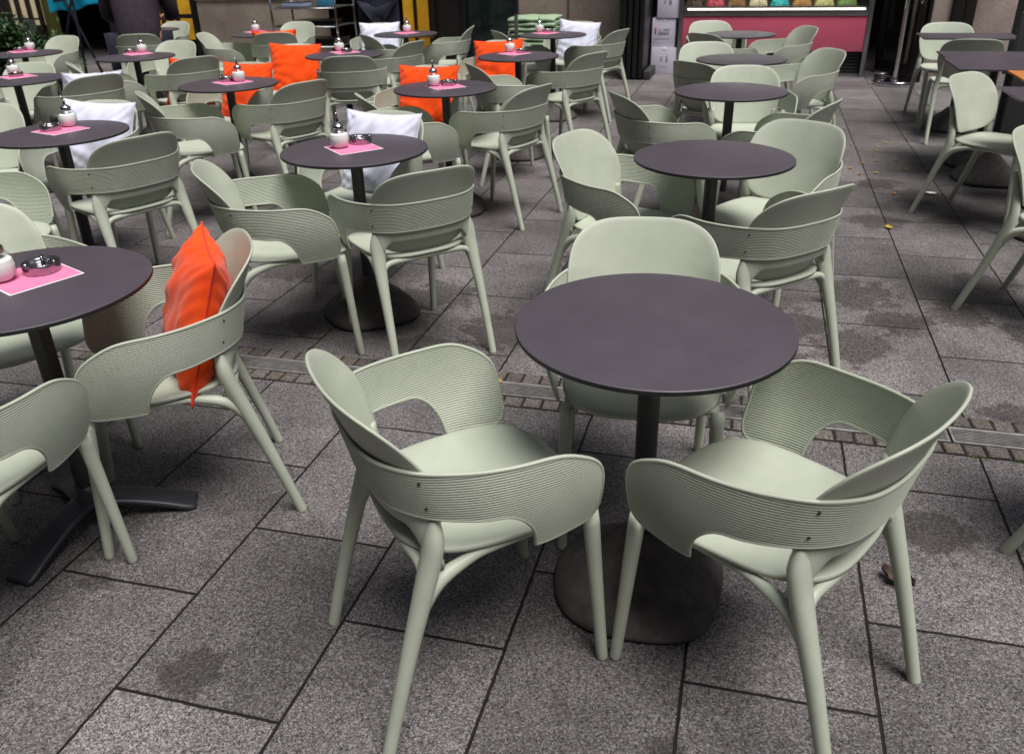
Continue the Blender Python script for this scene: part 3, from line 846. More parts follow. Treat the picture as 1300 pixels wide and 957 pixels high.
# ------------------------------------------------------------------ table sets
disp = ash = nap = None
def put(kind, x, y, rz, label):
    global disp, ash, nap
    g = {'d': 'sugar dispensers on the tables', 'a': 'metal ashtrays on the tables', 'n': 'pink napkins under the table sets'}[kind]
    z = {'d': .7385, 'a': .7385, 'n': .7353}[kind]
    if kind == 'd':
        if disp is None: disp = make_dispenser(); o = disp; o['category'] = 'sugar dispenser'
        else: o = copy_thing(disp, (0, 0, 0), 0, '')
    elif kind == 'a':
        if ash is None: ash = make_ashtray(); o = ash; o['category'] = 'ashtray'
        else: o = copy_thing(ash, (0, 0, 0), 0, '')
    else:
        if nap is None: nap = make_napkin(); o = nap; o['category'] = 'napkin'
        else: o = copy_thing(nap, (0, 0, 0), 0, '')
    o.location = (x, y, z); o.rotation_euler = (0, 0, rz); o['label'] = label; o['group'] = g
    return o
SETS = [
 ('near left star-foot table', (-1.795, 1.504), (-1.744, 1.585), (-1.748, 1.550), 68),
 ('table before the large centre left white pillow', (-1.624, 3.056), (-1.574, 3.150), (-1.572, 3.072), 49),
 ('table before the white pillow at the left edge', (-3.150, 3.245), (-3.17, 3.148), (-3.137, 3.172), 75),
 ('table before the large orange pillow on the left side', (-3.124, 4.659), (-3.214, 4.660), (-3.165, 4.645), 62),
 ('table before the orange pillow in mid picture', (-1.816, 4.650), (-1.737, 4.690), (-1.745, 4.655), 44),
 ('table before the orange pillow near the green blankets', (-1.824, 6.295), (-1.719, 6.260), (-1.765, 6.220), 60),
 ('table beside the stack of green blankets', (-1.965, 7.780), (-1.879, 7.775), (-1.891, 7.730), 55),
 ('table behind the chair facing straight away', (-3.223, 6.240), (-3.123, 6.165), (-3.150, 6.190), 50),
 ('table in front of the standing person', (-3.269, 7.758), None, (-3.250, 7.690), 50),
 ('upper left table cut by the left edge', (-4.970, 4.750), (-4.883, 4.679), (-4.870, 4.680), 66),
 ('far left table before the green shrub', (-6.12, 6.090), (-6.165, 6.020), (-6.129, 6.010), 60),
 ('table in front of the seated person', (-4.910, 6.020), (-5.000, 5.980), (-4.900, 5.950), 60),
 ('far table before the stone pillar', (-4.930, 7.780), None, (-4.900, 7.730), 60)]
for nm, d, a, n, rz in SETS:
    put('n', *n, R(rz), 'pink napkin on the ' + nm)
    put('d', *d, R(rz * 3), 'round glass sugar dispenser on the ' + nm)
    if a: put('a', *a, R(rz * 5), 'round metal ashtray on the ' + nm)

# ------------------------------------------------------------------ chairs (x, y, heading in degrees)
CH = [
 ('c1', -0.522, 1.34, 42.5, 'nearest armchair on the left of the large front table, facing right'),
 ('c2', 0.132, 1.424, 151.5, 'armchair nearest on the right of the large front table, its back towards the right edge'),
 ('t1bk', -.225, 1.985, 278.5, 'armchair behind the large front table, facing us over its far rim'),
 ('t2fr', 0.06, 2.835, 136, 'armchair with its back to us at the front right of the second bare table'),
 ('t2bk', .110, 3.504, 241.5, 'armchair with a broad inner back facing us at the right of the second bare table'),
 ('t2lf', -0.475, 3.24, 340, 'armchair at the left of the second bare table, facing right'),
 ('t3lf', -0.465, 4.46, 30, 'armchair with dark shaded back at the left of the third bare table'),
 ('t3bk', -.039, 5.186, 278.5, 'armchair facing us behind the third bare table'),
 ('t3rt', 0.131, 4.335, 160, 'armchair of which only the slanting back top shows, right of the third bare table'),
 ('t4lf', -.262, 5.796, 51.5, 'armchair with dark shaded back at the left of the fourth bare table'),
 ('t4bk', -.344, 6.474, 281.5, 'pale armchair facing us behind the fourth bare table'),
 ('t4rt', .282, 6.205, 211.5, 'armchair at the right of the fourth bare table, turned left'),
 ('t5lf', -.316, 7.574, 51.5, 'dark-backed armchair at the left of the farthest bare table'),
 ('t5bk', -.415, 8.299, 286.5, 'pale armchair facing us in front of the pink counter, behind the farthest bare table'),
 ('t5rt', .183, 7.891, 206.5, 'armchair turned left in front of the pink counter, right of the farthest bare table'),
 ('t7fr', -1.248, 2.835, 137, 'armchair with its back to us before the table with the largest white pillow'),
 ('t7lf', -1.734, 2.684, 33, 'armchair facing right behind the near orange pillow, left of the white pillow table'),
 ('t7bk', -1.688, 3.423, 261.5, 'armchair holding the large white pillow at centre left'),
 ('t10fr', -1.385, 4.61, 160, 'armchair with its back to us right of the mid picture orange pillow table'),
 ('t10bk', -2.036, 4.983, 271.5, 'armchair holding the orange pillow in mid picture'),
 ('t10lf', -1.815, 4.232, 36.5, 'armchair whose dark back top shows behind the large white pillow at centre left'),
 ('t11fr', -1.335, 6.14, 152, 'armchair with its back to us right of the table nearest the green blankets'),
 ('t11bk', -2.008, 6.489, 271.5, 'armchair holding the orange pillow next to the green blanket stack'),
 ('t11lf', -1.62, 5.5, 35, 'dark-backed armchair left of the table with the orange pillow near the green blankets'),
 ('t12fr', -1.42, 7.77, 160, 'armchair with its back to us beside the black folded door, right of the far table'),
 ('t12bk', -1.728, 8.203, 266.5, 'armchair holding the white pillow before the stone panels'),
 ('t12lf', -2.105, 7.666, 36.5, 'small far armchair whose dark back shows left of the green blankets'),
 ('t6fr', -2.762, 3.075, 156, 'armchair with its back to us before the left edge white pillow'),
 ('t6bk', -3.3, 3.48, 278, 'armchair holding the large white pillow at the left edge'),
 ('t6lf', -3.02, 2.48, 16.5, 'armchair cut by the left edge above the star-foot table, only its rounded arm in view'),
 ('t9fr', -2.799, 4.608, 156.5, 'armchair with its back to us right of the large left orange pillow'),
 ('t9bk', -3.410, 5.007, 266.5, 'armchair holding the large orange pillow on the left side'),
 ('t9lf', -3.137, 4.146, 42, 'armchair facing right just beyond the left edge white pillow'),
 ('t14fr', -2.968, 5.903, 111.5, 'armchair facing straight away from us in the upper left middle, pushed under its table'),
 ('t14rt', -2.984, 6.712, 166.5, 'armchair turned left behind the mid picture orange pillow'),
 ('t14lf', -3.583, 6.134, 295, 'armchair holding the upright orange pillow behind the large left orange one'),
 ('t15rt', -2.926, 7.904, 191.5, 'far armchair seen from the side, turned left towards the table by the person in navy'),
 ('t15lf', -3.243, 7.311, 46.5, 'dark-backed far armchair in front of the white pillow near the person in navy'),
 ('t15bk', -3.704, 8.030, 286.5, 'armchair holding the white pillow in front of the person in navy'),
 ('tl1fr', -4.361, 4.678, 158, 'armchair with its back to us holding a small bit of white pillow, upper left'),
 ('tl1bk', -5.081, 4.843, 281.5, 'armchair facing us behind the upper left table cut by the picture edge'),
 ('tl1lf', -3.835, 3.307, 300, 'pale armchair cut by the left edge, behind the left edge napkin table'),
 ('tl3fr', -4.257, 5.65, 150, 'armchair, back to us, orange pillow peeping over, below right of the seated person'),
 ('tl3bk', -4.952, 6.328, 271.5, 'pale armchair facing us, to the lower right of the seated person'),
 ('tl3lf', -5.95, 7.327, 118, 'armchair in which the person in the dark shirt sits'),
 ('tl2rt', -6.494, 6.663, 266.5, 'pale armchair facing us right of the green shrub'),
 ('tl2fr', -4.638, 5.277, 46, 'armchair seen edge-on, its dark thin back left of the seated person\'s foreground table'),
 ('tl4bk', -6.356, 8.198, 266.5, 'far pale armchair at the right hand of the seated person'),
 ('tl4x', -4.934, 7.285, 15, 'far armchair turned right, before the left edge of the stone pillar'),
 ('t13fr', -4.556, 7.529, 116.5, 'armchair with its back to us before the stone pillar, an orange pillow edge above it'),
 ('t13bk', -4.795, 8.199, 271.5, 'far pale armchair between the stone pillar and the serving trolley'),
 ('t8an', -1.494, 1.676, 219.5, 'armchair holding the near tall orange pillow at the star-foot table'),
 ('t8ao', -1.678, 1.118, 91.5, 'armchair cut by the left edge in the foreground, its ribbed arm before the star-foot table'),
 ('t8bk', -2.16, 1.785, 335, 'armchair cut by the left edge behind the star-foot table, its seat under the table top'),
]
GC = 'sage green armchairs'
proto = None; CC = {}
for key, x, y, ang, lab in CH:
    if proto is None: proto = make_chair(lab); o = proto; o['group'] = GC
    else: o = copy_thing(proto, (0, 0, 0), 0, lab, GC)
    o.location = (x, y, 0); o.rotation_euler = (0, 0, R(ang - 90)); CC[key] = (x, y, R(ang))
SC = [
 ('s3', 1.306, 5.083, -40, 'armless side chair in full view on the right, at the table with a cut corner'),
 ('s4', 1.284, 3.630, -40, 'nearer armless side chair on the right, cut by the picture edge'),
 ('s1', 1.56, 8.10, -88, 'far armless side chair facing us before the right stone wall'),
 ('s2', 1.53, 7.28, 88, 'far armless side chair seen from its dark back at the double table on the right'),
 ('s5', 1.115, 1.96, -40, 'armless side chair cut by the lower right edge, only a foot in view'),
]
GS = 'armless sage green side chairs'; ps = None
for key, x, y, ang, lab in SC:
    if ps is None: ps = make_chair(lab, True); o = ps; o['group'] = GS
    else: o = copy_thing(ps, (0, 0, 0), 0, lab, GS)
    o.location = (x, y, 0); o.rotation_euler = (0, 0, R(ang - 90))

# ------------------------------------------------------------------ pillows
GP = 'loose chair pillows'
Wh = ('white', 'white_seam'); Or = ('orange', 'orange_seam')
def pil(key, mats, label, seed, **kw):
    x, y, a = CC[key]; place_pillow((x, y), a, mats, label, seed, GP, **kw)
pil('t8an', Or, 'tall near orange pillow standing edge-on in the chair at the star-foot table', 1, dx=-.012, dy=.006, dz=-.004, w=.385, h=.40, lean=18, th=.15)
pil('t10bk', Or, 'orange pillow behind the napkin table in mid picture', 2)
pil('t9bk', Or, 'large orange pillow in the left half of the picture', 3, dx=-.02)
pil('t11bk', Or, 'orange pillow next to the green blanket stack', 4, roll=.05)
pil('t14lf', Or, 'upright orange pillow between the large left one and the serving trolley', 5, roll=-.06)
pil('t13fr', Or, 'orange pillow of which only the top edge shows before the stone pillar', 6)
pil('tl3fr', Or, 'orange pillow mostly hidden by the chair back below the seated person', 7, dz=-.02, w=.40, h=.39, roll=.10)
pil('t7bk', Wh, 'largest white pillow at centre left', 8)
pil('t6bk', Wh, 'white pillow at the left edge behind the sugar dispenser', 9, roll=-.05)
pil('tl1fr', Wh, 'white pillow of which only two corners show above a chair back, upper left', 10, roll=.08)
pil('t15bk', Wh, 'far white pillow in front of the person in navy', 11)
pil('t12bk', Wh, 'white pillow leaning before the stone panels', 12, roll=-.08)

# ------------------------------------------------------------------ square tables on the right
for nm, x, y, w, d, lab in [('a', 1.59, 7.65, .70, .43, 'narrow far square-cornered table between two armless chairs on the right'),
                            ('b', 1.545, 6.427, .70, .365, 'rear half of the pushed-together dark tables on the right'),
                            ('c', 1.525, 5.97, .70, .54, 'front half of the pushed-together dark tables on the right'),
                            ('d', 1.60, 4.826, .70, .44, 'dark table with square corner cut by the right edge behind the full-view side chair')]:
    if nm == 'a': pq = make_square_table(lab, w, d); o = pq
    else: o = make_square_table(lab, w, d)
    o.location = (x, y, 0); o['group'] = 'rectangular dark tables on the right'

# ------------------------------------------------------------------ facade across the back (front plane y = FY)
FY = 10.75
def solid(name, x0, x1, y0, y1, z0, z1, m, parent=None, bevel=.006):
    mb = MB(); mb.box(x0, x1, y0, y1, z0, z1); return mb.build(name, m, parent, bevel=bevel, auto=30)
bld = empty('shop_building', (0, 0, 0), 0, 'stone-faced shop front across the back with dark doors, lit windows and an open counter bay', 'building')
solid('stone_pillar', -7.69, -6.07, FY - .02, FY + .8, 0, 3.2, MT['stone'], bld, .012)
solid('plinth_cap', -7.71, -6.05, FY - .045, FY - .023, .86, .93, MT['stone'], bld)
solid('stone_panel', -2.985, -2.355, FY, FY + .5, 0, 3.2, MT['stone'], bld)
solid('stone_panel', -2.335, -1.70, FY, FY + .5, 0, 3.2, MT['stone'], bld)
solid('joint_rail', -2.354, -2.336, FY - .012, FY + .4, 0, 3.2, MT['steel'], bld, .001)
solid('green_reveal', -1.698, -1.665, FY - .01, FY + .4, 0, 3.2, MT['greenstrip'], bld, .002)
solid('stone_pillar', 1.74, 2.02, FY, FY + .8, 0, 3.2, MT['stone_pink'], bld, .01)
solid('dark_pilaster', 2.022, 2.135, FY - .05, FY + .5, 0, 3.2, MT['dark'], bld)
solid('dark_pilaster', 2.140, 2.25, FY - .05, FY + .5, 0, 3.2, MT['dark'], bld)
solid('stone_pillar', 2.252, 2.66, FY - .01, FY + .8, 0, 3.2, MT['stone_pink'], bld, .012)
solid('dark_glass_bay', 2.67, 5.5, FY + .2, FY + .26, 0, 3.2, MT['darkglass'], bld, .001)
solid('stone_pillar', 5.51, 7.5, FY, FY + .8, 0, 3.2, MT['stone_pink'], bld, .012)
# upper wall and cornice
solid('upper_wall', -16, 12, FY + .02, FY + .85, 3.203, 15, MT['stone'], bld)
solid('fascia', -16, 12, FY - .06, FY + .017, 3.0, 3.55, MT['dark'], bld)
for x in [-14.5 + 2.6 * i for i in range(10)]:
    f = solid('window', x, x + 1.3, FY - .02, FY + .017, 4.2, 6.0, MT['dark'], bld)
    solid('pane', x + .07, x + 1.23, FY - .03, FY - .022, 4.27, 5.93, MT['darkglass'], f, .001)
for zz in (7.2, 10.4):
    for x in [-14.5 + 2.6 * i for i in range(10)]:
        f = solid('window', x, x + 1.3, FY - .02, FY + .017, zz, zz + 1.9, MT['dark'], bld)
        solid('pane', x + .07, x + 1.23, FY - .03, FY - .022, zz + .07, zz + 1.83, MT['darkglass'], f, .001)
# the other sides of the square
def street_block(label, x0, x1, y0, y1, h, face):
    b = empty('street_building', (0, 0, 0), 0, label, 'building')
    solid('wall', x0, x1, y0, y1, 0, h, MT['brownwall'], b)
    z = 1.0
    while z < h - 2.5:
        n = int(((x1 - x0) if face in 'NS' else (y1 - y0)) / 3.2)
        for i in range(n):
            if face == 'N':
                u = x0 + 1 + 3.2 * i; f = solid('window', u, u + 1.4, y1 + .002, y1 + .05, z, z + 2, MT['dark'], b, .004); solid('pane', u + .08, u + 1.32, y1 + .052, y1 + .06, z + .08, z + 1.92, MT['darkglass'], f, .001)
            elif face == 'E':
                u = y0 + 1 + 3.2 * i; f = solid('window', x1 + .002, x1 + .05, u, u + 1.4, z, z + 2, MT['dark'], b, .004); solid('pane', x1 + .052, x1 + .06, u + .08, u + 1.32, z + .08, z + 1.92, MT['darkglass'], f, .001)
            else:
                u = y0 + 1 + 3.2 * i; f = solid('window', x0 - .05, x0 - .002, u, u + 1.4, z, z + 2, MT['dark'], b, .004); solid('pane', x0 - .06, x0 - .052, u + .08, u + 1.32, z + .08, z + 1.92, MT['darkglass'], f, .001)
        z += 3.4
MT['brownwall'] = stone_mat('brown_render', (.12, .09, .07), (.22, .17, .13))
street_block('brown rendered building across the street, behind the viewpoint', -16, 12, -14, -8, 15, 'N')
street_block('brown rendered building closing the square on the far left', -23, -17, -8, 10, 15, 'E')
street_block('brown rendered building across the street on the far right', 14, 20, -8, 10, 9, 'W')
# dark bays and shop rooms
solid('room_back', -16, 12, FY + 3.0, FY + 3.1, 0, 3.2, MT['interior'], bld)
solid('ceiling_slab', -16, 12, FY + .86, FY + 3.0, 3.0, 3.2, MT['interior'], bld)
solid('side_wall', -16.2, -16.0, FY, FY + 3.1, 0, 6.5, MT['interior'], bld)
solid('side_wall', 12.0, 12.2, FY, FY + 3.1, 0, 6.5, MT['interior'], bld)
# brown door and dark glass doors
dr = solid('door', -4.13, -3.76, FY + .05, FY + .11, .02, 3.0, MT['dark'], bld)
solid('door_frame', -3.755, -3.70, FY + .0, FY + .12, 0, 3.0, MT['black'], bld)
gl = solid('glass_door', -3.695, -2.99, FY + .05, FY + .08, .08, 3.0, MT['darkglass'], bld, .002)
solid('bottom_rail', -3.695, -2.99, FY + .02, FY + .045, .02, .16, MT['black'], gl)
# lit yellow room seen through the glazed bay
yl = solid('window', -4.80, -4.17, FY + .55, FY + .60, .05, 2.6, MT['yellowlit'], bld, .002)
for x in (-4.62, -4.40): solid('mullion', x, x + .035, FY + .48, FY + .54, .05, 2.6, MT['dark'], yl)
solid('sill', -4.80, -4.17, FY + .46, FY + .545, .33, .37, MT['wood'], yl)
solid('door_frame', -4.166, -4.135, FY, FY + .12, 0, 3.0, MT['dark'], bld)
yl = solid('window', -8.95, -7.72, FY + .35, FY + .40, .30, 2.6, MT['yellowlit'], bld, .002)
for x in (-8.55, -8.30, -8.02, -7.86): solid('mullion', x, x + (.10 if x == -8.02 else .035), FY + .28, FY + .34, .05, 2.6, MT['black'], yl)
solid('transom', -8.95, -7.72, FY + .26, FY + .279, .60, .66, MT['black'], yl)
cr_ = solid('window', -11.1, -10.42, FY + .1, FY + .15, .52, 2.4, MT['creamlit'], bld, .002)
for x in (-11.1, -10.92, -10.72, -10.53): solid('mullion', x, x + .05, FY + .03, FY + .09, .45, 2.5, MT['dark'], cr_)
solid('transom', -11.1, -10.42, FY + .01, FY + .029, .60, .63, MT['dark'], cr_)
solid('timber_cladding', -16, -11.12, FY + .05, FY + .2, 0, 3.0, MT['dark'], bld)
solid('timber_cladding', -11.11, -10.35, FY + .07, FY + .2, 0, .5, MT['dark'], bld)
solid('olive_post', -10.34, -10.22, FY - .05, FY + .1, 0, 3.0, simple('olive_paint', (.07, .07, .012), .5), bld)
solid('grey_post', -10.52, -10.40, FY - .3, FY - .18, 0, .62, MT['panelgrey'], bld)
solid('dark_pilaster', -9.25, -8.97, FY, FY + .3, 0, 3.0, MT['black'], bld)
# shop interior behind the counter
solid('back_shelf', -.9, 1.2, FY + 2.2, FY + 2.5, 0, 2.2, MT['stone_pink'], bld)

# folded black door leaves beside the boxes
fd = empty('folding_door', (-1.42, 10.03, 0), 0, 'tall folded black door leaves standing out beside the white boxes', 'door')
for i in range(4):
    x = -.135 + .07 * i
    solid('door_leaf', x, x + .055, -.03, .70, .02, 2.9, MT['black'], fd, .004)
    solid('edge_trim', x + .012, x + .040, -.036, -.031, .10, 2.8, MT['dark'], fd, .001)
solid('stone_step', -1.275, -1.20, FY - .75, FY + .2, 0, .10, MT['panelgrey'], bld)

# white boxes with small prints, stacked
def carton(x0, x1, z0, z1, y0, lab, prints):
    b = empty('carton', ((x0 + x1) / 2, y0, z0), 0, lab, 'box', 'white cartons stacked by the counter')
    w = (x1 - x0) / 2; h = z1 - z0
    solid('box_body', -w, w, 0, .30, .001, h - .001, MT['box'], b, .004)
    solid('tape', -.022, .022, -.0016, .301, h - .03, h + .0006, MT['paper'], b, .0003)
    for (u0, u1, v0, v1, m) in prints:
        solid('print', -w + u0 * 2 * w, -w + u1 * 2 * w, -.0022, -.0002, v0 * h, v1 * h, MT[m], b, .0002)
carton(-1.262, -.945, .0, .302, 10.55, 'lowest white carton of the stack beside the pink counter', [(.36, .43, .48, .66, 'boxprint'), (.56, .64, .46, .62, 'boxprint'), (.58, .62, .63, .70, 'boxred'), (.30, .62, .26, .28, 'boxprint')])
carton(-1.268, -.990, .304, .632, 10.57, 'middle white carton with a red mark in the stack beside the pink counter', [(.11, .19, .46, .68, 'boxred'), (.28, .40, .60, .63, 'boxprint'), (.50, .78, .59, .64, 'boxprint'), (.28, .74, .44, .55, 'boxprint'), (.10, .80, .29, .31, 'boxprint')])
carton(-1.215, -.945, .634, .95, 10.56, 'topmost white carton of the stack beside the pink counter', [(.30, .36, .50, .70, 'boxprint'), (.50, .62, .48, .70, 'boxprint')])
carton(-1.225, -.95, .952, 1.26, 10.56, 'white carton cut by the top edge above the stacked ones', [(.30, .40, .50, .70, 'boxprint')])

# ice cream counter
ic = empty('ice_cream_counter', (0, 0, 0), 0, 'pink-fronted ice cream counter with steel rim, lit strip and coloured tubs', 'counter')
CY = 10.55
solid('base', -.86, 1.17, CY + .08, CY + .80, 0, .27, MT['black'], ic)
for i in range(6): solid('vent_slat', .88, 1.13, CY + .055, CY + .079, .05 + .036 * i, .066 + .036 * i, MT['panelgrey'], ic, .002)
solid('kick_rail', -.90, 1.18, CY + .02, CY + .078, .0, .035, MT['steel'], ic, .003)
solid('front_panel', -.905, 1.135, CY, CY + .05, .275, .655, MT['counterpink'], ic, .004)
solid('side_post', -.955, -.908, CY - .01, CY + .07, 0, 1.45, MT['steel'], ic, .004)
solid('side_post', 1.138, 1.185, CY - .01, CY + .07, 0, 1.45, MT['steel'], ic, .004)
solid('steel_rim', -.905, 1.135, CY - .012, CY + .10, .658, .722, MT['steel'], ic, .008)
solid('light_strip', -.86, 1.10, CY - .004, CY + .012, .7245, .737, MT['led'], ic, .001)
solid('upper_rim', -.905, 1.135, CY + .013, CY + .09, .7245, .760, MT['steel'], ic, .004)
gcase = solid('glass_front', -.905, 1.135, CY + .03, CY + .036, .762, 1.42, MT['glass'], ic, .001)
solid('case_light', -.8, 1.05, CY + .12, CY + .16, 1.39, 1.418, MT['caselight'], ic, .001)
solid('case_top', -.905, 1.135, CY + .02, CY + .85, 1.422, 1.46, MT['steel'], ic)
cols = [('straw', (.55, .05, .09)), ('nut', (.24, .11, .035)), ('cream', (.62, .50, .33)), ('turq', (.02, .40, .42)), ('caramel', (.42, .19, .035)), ('pist', (.2, .3, .08)), ('lem', (.6, .52, .2)), ('choc', (.06, .025, .012))]
order = [7, 0, 1, 2, 3, 4, 6, 5]
for i, k in enumerate(order):
    x = -.80 + .245 * i; nm, c = cols[k]
    tb = solid('tub', x - .115, x + .115, CY + .10, CY + .42, .66, .745, MT['steel'], ic, .004)
    m = simple('ice_cream_' + nm, c, .6, noise=.25, nscale=30, bump=.8, bscale=60)
    n = 16; P = []; rr = random.Random(k)
    f = [rr.uniform(0, 6) for _ in range(4)]
    for a in range(n + 1):
        row = []
        for b_ in range(n + 1):
            u, v = -1 + 2 * b_ / n, -1 + 2 * a / n
            hgt = .085 * (max(0, 1 - u ** 4) * max(0, 1 - v ** 4)) ** .5 * (1 + .25 * math.sin(5 * u + f[0]) * math.sin(6 * v + f[1]) + .12 * math.sin(11 * u + f[2] + 9 * v))
            row.append(Vector((x + u * .105, CY + .26 + v * .15, .735 + hgt)))
        P.append(row)
    mb = MB(); sheet(mb, P, .01); mb.build('ice_cream', m, ic)

# open glass door leaf at the right of the counter
gd = empty('glass_door', (1.69, 10.25, 0), math.atan2(.72, -.33), 'dark-framed open glass door leaf at the right end of the pink counter', 'door')
W_ = .80
for a, b in ((0, .07), (W_ - .07, W_)): solid('frame_stile', a, b, -.025, .025, .03, 2.3, MT['dark'], gd)
for a, b in ((.03, .16), (2.2, 2.3)): solid('frame_rail', .072, W_ - .072, -.024, .024, a, b, MT['dark'], gd)
solid('pane', .072, W_ - .072, -.004, .004, .162, 2.198, MT['glass'], gd, .0005)
solid('door_post', 1.70, 1.735, 10.2, FY + .3, 0, 3.0, MT['black'], bld)

# steel pole on a round foot
pl = empty('pole_stand', (1.449, 10.02, 0), 0, 'shiny steel pole on a round polished foot before the open glass door', 'pole stand')
mb = MB(); mb.lathe([(0, .0), (.215, .0), (.218, .006), (.218, .040), (.212, .048), (.04, .052), (.034, .07), (.022, .072)], 48); mb.build('round_foot', MT['chrome'], pl, auto=40)
mb = MB(); mb.lathe([(.021, .07), (.021, 2.4), (.0, 2.402)], 28); mb.build('pole', MT['chrome'], pl, auto=40)
pt_ = empty('small_pot', (1.33, 10.28, 0), 0, 'small round grey pot on the ground by the open door', 'pot')
mb = MB(); mb.lathe([(0, 0), (.045, 0), (.06, .03), (.065, .085), (.058, .088), (.052, .04), (0, .035)], 28); mb.build('body', MT['panelgrey'], pt_)
mb = MB(); mb.lathe([(.066, .080), (.069, .084), (.066, .089)], 28); mb.build('rim', MT['steel'], pt_)

# dark slim pole near the blankets
pp = empty('parasol_pole', (-2.318, 8.25, 0), 0, 'thin pole, black above and silver below, left of the green blanket stack', 'pole')
mb = MB(); mb.lathe([(0, 0), (.20, 0), (.20, .03), (.03, .05)], 32); mb.build('foot', MT['black'], pp, auto=40)
mb = MB(); mb.lathe([(.019, .05), (.019, .86), (0, .861)], 20); mb.build('lower_tube', MT['steel'], pp, auto=40)
mb = MB(); mb.lathe([(0, .859), (.025, .859), (.025, 2.6), (0, 2.61)], 20); mb.build('upper_tube', MT['black'], pp, auto=40)

# stack of folded green blankets on a stool
st = empty('stool', (-2.20, 8.62, 0), 0, 'low dark stool under the stack of pale green blankets', 'stool')
mb = MB(); mb.box(-.24, .24, -.2, .2, .50, .54); mb.build('seat', MT['black'], st, bevel=.006, auto=30)
for sx in (-.21, .21):
    for sy in (-.17, .17): mb = MB(); mb.lathe([(0, 0), (.014, 0), (.016, .50), (0, .501)], 14, c=(sx, sy, 0)); mb.build('leg', MT['black'], st)
for i in range(6):
    b = empty('folded_blanket', (-2.20 + .008 * math.sin(i * 2.1), 8.60, .542 + .046 * i), .04 * math.sin(i * 3), ['lowest', 'second lowest', 'third lowest', 'third from the top', 'second from the top', 'topmost'][i] + ' pale green folded blanket of the stack', 'blanket', 'folded green blankets')
    mb = MB(); n = 14
    P = []
    prof = [(-.20, .006), (-.215, .012), (-.222, .022), (-.216, .033), (-.19, .0385), (-.1, .040), (0, .041), (.1, .040), (.2, .038)]
    pr = spline([(-.1, .004), (-.19, .004), (-.215, .010), (-.222, .0215), (-.213, .034), (-.18, .0385), (0, .040), (.2, .038)], 4)
    for yy, zz in pr: P.append([Vector((-.235 + .47 * j / n, yy + .004 * math.sin(j * 1.1 + i), zz + .003 * math.sin(j * .9 + i * 2) - .004 * abs(-1 + 2 * j / n) ** 4)) for j in range(n + 1)])
    sheet(mb, P, .007); mb.build('outer_fold', MT['blanket'], b)
    mb = MB(); P = [[Vector((-.228 + .456 * j / n, -.205 + .4 * i2 / n, .021 + .002 * math.sin(j + i2))) for j in range(n + 1)] for i2 in range(n + 1)]
    sheet(mb, P, .016); mb.build('inner_fold', MT['blanket'], b)

# serving trolley
tr = empty('serving_trolley', (0, 0, 0), 0, 'open metal serving trolley with dark shelves between the stone pillar and the person in navy', 'trolley')
X0, X1, Y0, Y1 = -5.80, -4.93, 9.55, 10.05
for x, y in ((X0, Y0), (X1, Y0), (X0, Y1), (X1, Y1)):
    mb = MB(); mb.tube([(x, y, .06), (x, y, 1.25)], .013, 12); mb.build('post', MT['chrome'], tr)
    mb = MB(); mb.tube([(x - .012, y, .035), (x + .012, y, .035)], .035, 20); mb.build('castor', MT['black'], tr)
for z in (.16, .40, .63, .84):
    solid('shelf', X0 + .015, X1 - .015, Y0 + .015, Y1 - .015, z - .012, z, MT['panelgrey'], tr, .002)
    for yy in (Y0, Y1): mb = MB(); mb.tube([(X0, yy, z - .012), (X1, yy, z - .012)], .008, 8); mb.build('rail', MT['steel'], tr)
def tray(x, y, z, w, d, h, m, lab, cat, nm):
    t = empty(nm, (x, y, z), 0, lab, cat)
    solid('body', -w / 2, w / 2, -d / 2, d / 2, 0, h, m, t, .004)
    solid('rim', -w / 2 - .006, w / 2 + .006, -d / 2 - .006, d / 2 + .006, h + .0005, h + .006, MT['steel'], t, .002)
tray(-5.55, 9.75, .842, .30, .20, .05, simple('pale_blue_stack', (.35, .42, .60), .7), 'pale blue stack of papers on the left of the trolley top', 'paper stack', 'paper_stack')
tray(-5.15, 9.75, .842, .16, .16, .12, simple('blue_tin', (.05, .22, .38), .5), 'blue box on the right of the trolley top', 'box', 'storage_box')
tray(-5.30, 9.8, .632, .50, .28, .05, MT['black'], 'flat black tray on the upper inner shelf of the trolley', 'tray', 'serving_tray')
tray(-5.25, 9.8, .402, .55, .30, .07, MT['black'], 'deep black tray on the lower shelf of the trolley', 'tray', 'serving_tray')

# turquoise folded parasol cover hung on a dark cross frame
tq = empty('clothes_rack', (-.2, 0, 0), 0, 'dark tubular rack draped with a bright turquoise cloth, left of the seated person', 'rack')
for a, b in (((-8.75, 9.3, 0), (-8.05, 9.3, 1.5)), ((-8.05, 9.3, 0), (-8.6, 9.3, 1.5)), ((-8.75, 9.3, 1.38), (-7.85, 9.3, 1.42)), ((-8.3, 9.26, 0), (-8.22, 9.26, 1.4)), ((-8.5, 9.22, .95), (-8.0, 9.22, 1.02))):
    mb = MB(); mb.tube([a, b], .017, 10); mb.build('tube', MT['trousers'], tq)
P = []
n = 16
for i in range(n + 1):
    v = i / n; row = []
    for j in range(n + 1):
        u = j / n
        row.append(Vector((-8.93 + .78 * u, 9.36 + .03 * math.sin(u * 14) * (1 - v * .4), (.80 + .10 * u + .02 * math.sin(u * 9)) * (1 - v) + 1.40 * v)))
    P.append(row)
mb = MB(); sheet(mb, P, .006); c = mb.build('turquoise_cloth', MT['turq'], None)
tag(c, 'bright turquoise cloth hanging on the dark rack at the upper left', 'cloth')

